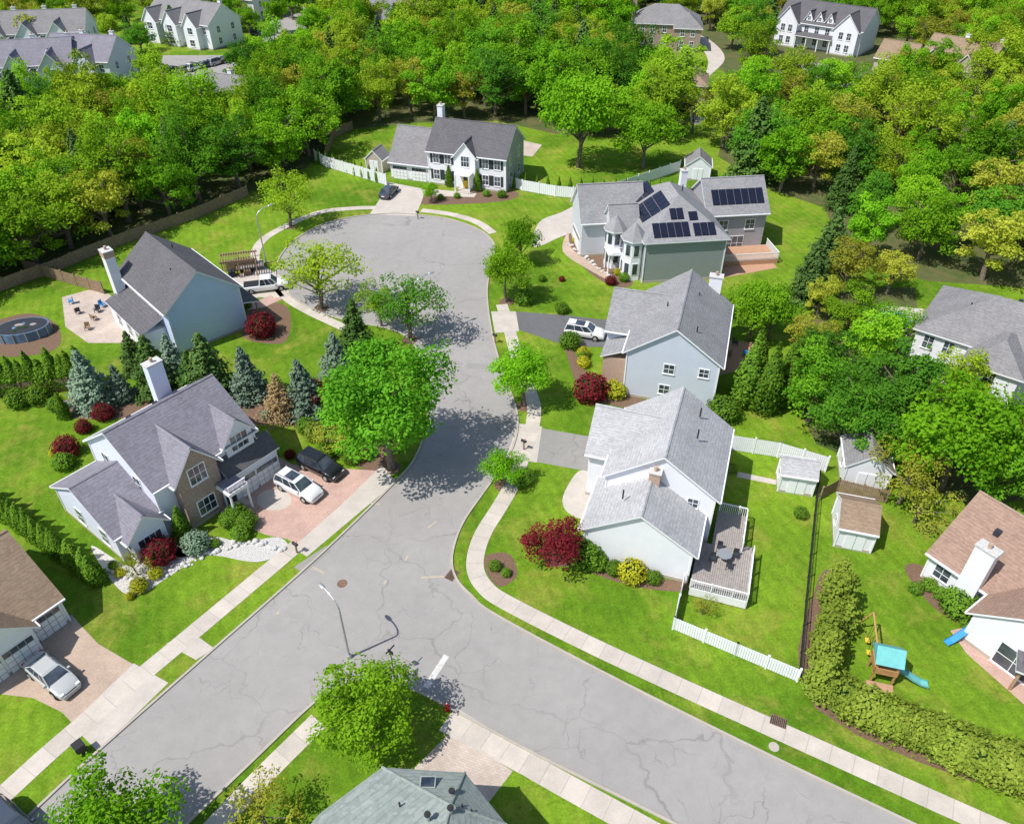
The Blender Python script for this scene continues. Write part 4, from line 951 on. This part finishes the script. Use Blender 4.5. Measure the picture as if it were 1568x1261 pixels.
x,y=G(685,1086); b=MB(); b.cyl((0,0,0),(0,0,.1),.18,.18,'red',12); b.cyl((0,0,.1),(0,0,.62),.13,.12,'red',12); b.ell((0,0,.62),(.14,.14,.14),'red'); b.cyl((0,-.22,.42),(0,.22,.42),.06,.06,'red',10); b.cyl((0,0,.42),(.22,0,.42),.075,.075,'red',10); b.cyl((0,0,.74),(0,0,.82),.04,.04,'trim',6); b.obj('fire_hydrant',loc=(x,y,0))
def mailbox(px,m='black'):
    x,y=G(*px); b=MB(); b.box(-.06,.06,-.06,.06,0,1.0,'wood'); b.box(-.28,.28,-.11,.11,1.0,1.14,m); b.cyl((-.28,0,1.14),(.28,0,1.14),.11,.11,m,12); b.box(.1,.13,.11,.13,1.1,1.4,'red'); b.obj('mailbox',loc=(x,y,0),rz=math.radians(-35))
mailbox((455,846)); mailbox((802,688)); mailbox((758,525)); mailbox((640,335))
def bin_(px):
    x,y=G(*px); b=MB(); b.add([(-.24,-.26,.08),(.24,-.26,.08),(.24,.26,.08),(-.24,.26,.08),(-.3,-.32,1.0),(.3,-.32,1.0),(.3,.32,1.0),(-.3,.32,1.0)],[(3,2,1,0),(0,1,5,4),(1,2,6,5),(2,3,7,6),(3,0,4,7)],'black')
    b.box(-.33,.33,-.34,.36,1.0,1.08,'black'); b.cyl((-.3,.28,.12),(.3,.28,.12),.12,.12,'tyre',10); b.obj('wheelie_bin',loc=(x,y,0),rz=.9)
bin_((127,1152))
def disc(name,px,r,m,z=.012):
    x,y=G(*px); b=MB(); b.cyl((0,0,z-.01),(0,0,z),r,r,m,24); b.cyl((0,0,z),(0,0,z+.006),r*.8,r*.8,m,24); b.obj(name,loc=(x,y,0))
disc('manhole_cover',(524,893),.42,'grate'); disc('manhole_cover',(1185,1143),.35,'kerb',.03); disc('manhole_cover',(762,655),.35,'drive_grey')
for p,a in (((692,880),60),((1192,1104),-25)):
    x,y=G(*p); b=MB(); b.box(-.55,.55,-.4,.4,.0,.022,'grate')
    for i in range(9): b.box(-.5+i*.12,-.44+i*.12,-.34,.34,.022,.034,'black')
    b.obj('storm_drain',loc=(x,y,.004),rz=math.radians(a))
b=MB()
for i in range(60):
    t=i/59; px=(150+t*285, 868+math.sin(t*6)*22-18*t+random.uniform(-4,4)); x,y=G(*px); r=random.uniform(.12,.3); b.ell((x,y,r*.4),(r,r*random.uniform(.7,1),r*.6),'stonepale',7,4)
b.obj('border_stones')
b=MB()
for i in range(26):
    t=i/25; px=(868+t*70,372+t*55+random.uniform(-3,3)); x,y=G(*px); r=random.uniform(.15,.35); b.ell((x,y,r*.4),(r,r*.8,r*.6),'stonepale',7,4)
b.obj('border_stones')
x,y=G(1345,1035); e=empty('playset',(x,y,0),math.radians(-15)); b=MB()
for sx in (-.7,.7):
    for sy in (-.7,.7): b.box(sx-.06,sx+.06,sy-.06,sy+.06,0,2.6,'cedar')
b.box(-.8,.8,-.8,.8,1.3,1.4,'cedar'); b.box(-.8,.8,-.8,-.74,1.4,1.9,'cedar'); b.box(-.8,-.74,-.8,.8,1.4,1.9,'cedar')
b.box(-.9,-.7,-2.0,-.8,.0,.12,'cedar'); b.box(-1.0,.8,-1.9,-.8,.3,.38,'deck_brown')
b.cyl((-.7,.7,2.6),(-.7,3.6,2.6),.07,.07,'cedar'); b.cyl((-.7,3.6,2.6),(-1.6,3.9,0),.06,.06,'cedar'); b.cyl((-.7,3.6,2.6),(.2,3.9,0),.06,.06,'cedar')
for yy in (1.5,2.6):
    for o_ in (-.2,.2): b.cyl((-.7,yy+o_,2.55),(-.7,yy+o_,.6),.015,.015,'black',5)
    b.box(-.85,-.55,yy-.22,yy+.22,.56,.6,'yellow')
b.obj('frame',e)
b=MB(); b.add([(-.95,-.95,2.5),(.95,-.95,2.5),(.95,.95,2.5),(-.95,.95,2.5),(-.95,0,3.4),(.95,0,3.4)],[(0,1,5,4),(2,3,4,5),(0,4,3),(1,2,5)],'teal'); b.obj('canopy',e)
b=MB(); pr=[(.8,1.35),(1.4,1.1),(2.1,.6),(2.8,.25),(3.3,.2)]
for (a,z),(c,w_) in zip(pr,pr[1:]):
    b.add([(a,-.28,z),(c,-.28,w_),(c,.28,w_),(a,.28,z)],[(0,1,2,3)],'teal')
    for s_ in (-.28,.28): b.add([(a,s_,z),(c,s_,w_),(c,s_,w_+.18),(a,s_,z+.18)],[(0,1,2,3)],'teal')
b.obj('slide',e)
x,y=G(1478,975); e=empty('toddler_slide',(x,y,0),math.radians(200)); b=MB()
b.box(-.3,.3,-.3,.3,0,.9,'blueplastic'); pr=[(.3,.9),(.9,.5),(1.4,.2),(1.9,.12)]
for (a,z),(c,w_) in zip(pr,pr[1:]):
    b.add([(a,-.25,z),(c,-.25,w_),(c,.25,w_),(a,.25,z)],[(0,1,2,3)],'blueplastic')
    for s_ in (-.25,.25): b.add([(a,s_,z),(c,s_,w_),(c,s_,w_+.15),(a,s_,z+.15)],[(0,1,2,3)],'blueplastic')
for s_ in (-.28,.24): b.box(-.3,-.2,s_,s_+.05,.9,1.4,'red')
b.obj('slide_body',e)
h=House('gazebo',G(1545,1055),-30); 
for xx in (0,3.6):
    for yy in (0,3.6): h.B('posts').box(xx-.08,xx+.08,yy-.08,yy+.08,0,2.5,'deck_brown')
h.hip(0,3.6,0,3.6,2.5,3.5,'x','w_tan','sh_dark',walls=False,i0=2.0,i1=2.0); h.done()
x,y=G(38,512); b=MB(); n=28
o_=[(3.0*math.cos(2*math.pi*i/n),2.0*math.sin(2*math.pi*i/n)) for i in range(n)]; b.prism(o_,0,1.15,'poolblue'); o2=[(a*.93,c*.9) for a,c in o_]; b.prism(o2,1.15,1.19,'shutter'); 
for a,c in o_[::2]: b.box(a*1.02-.05,a*1.02+.05,c*1.02-.05,c*1.02+.05,0,1.3,'metal')
for i in range(9):
    a_=random.uniform(0,6.28); r_=random.uniform(.3,1.9); b.ell((r_*math.cos(a_),r_*.6*math.sin(a_),1.2),(random.uniform(.2,.5),random.uniform(.15,.35),.08),['poolblue','deck','core'][i%3],8,4)
b.obj('above_ground_pool',loc=(x,y,0),rz=.3)
sheet('pool_surround',[(-20,500),(40,480),(85,495),(90,530),(40,545),(-20,540)],.010,'mulch')
sheet('pool_deck',[(1320,480),(1360,468),(1415,473),(1420,512),(1370,516),(1322,503)],.012,'concrete',False)
sheet('swimming_pool',[(1332,485),(1352,477),(1383,480),(1395,495),(1372,503),(1338,497)],.02,'water')
def chair(px,m='shutter',a=0):
    x,y=G(*px); b=MB(); b.box(-.28,.28,-.28,.28,.38,.45,m); b.box(-.28,.28,.24,.3,.45,.95,m)
    for sx in(-.25,.25):
        for sy in (-.25,.25): b.box(sx-.025,sx+.025,sy-.025,sy+.025,0,.38,m)
        b.box(sx-.03,sx+.03,-.28,.28,.6,.64,m)
    b.obj('garden_chair',loc=(x,y,.012),rz=a)
for i,p in enumerate(((150,478),(158,470),(145,490),(120,480),(110,465),(135,505),(1125,528),(1140,545),(1115,545),(1500,985),(1515,1000))): chair(p,['shutter','blueplastic','wood'][i%3],i*1.3)
# ---------------------------------------------------------------- light, world, camera
el=math.radians(56); az=(math.cos(math.radians(30)),math.sin(math.radians(30)))  # light travels toward +x,+y
d=Vector((az[0]*math.cos(el),az[1]*math.cos(el),-math.sin(el)))
sl=bpy.data.lights.new('sun','SUN'); sl.energy=5.0; sl.angle=math.radians(.5); sl.color=(1,.965,.91)
so=bpy.data.objects.new('sun',sl); so.rotation_euler=d.to_track_quat('-Z','Y').to_euler(); so.location=(-60,-20,80); COL.objects.link(so)
w=bpy.data.worlds.new('World'); sc.world=w; w.use_nodes=True; N=w.node_tree.nodes; bg=N['Background']
sk=N.new('ShaderNodeTexSky'); sk.sky_type='NISHITA'; sk.sun_disc=False; sk.sun_elevation=el; sk.sun_rotation=math.atan2(-az[0],-az[1])
w.node_tree.links.new(sk.outputs[0],bg.inputs['Color']); bg.inputs['Strength'].default_value=.14
cd=bpy.data.cameras.new('camera'); cd.sensor_width=36; cd.lens=FL/1568*36; cd.clip_end=3000
co=bpy.data.objects.new('camera',cd); co.location=(0,0,HC); co.rotation_euler=(math.pi/2-P,0,0); COL.objects.link(co); sc.camera=co
sc.view_settings.view_transform='Standard'; sc.view_settings.look='None'; sc.view_settings.exposure=0
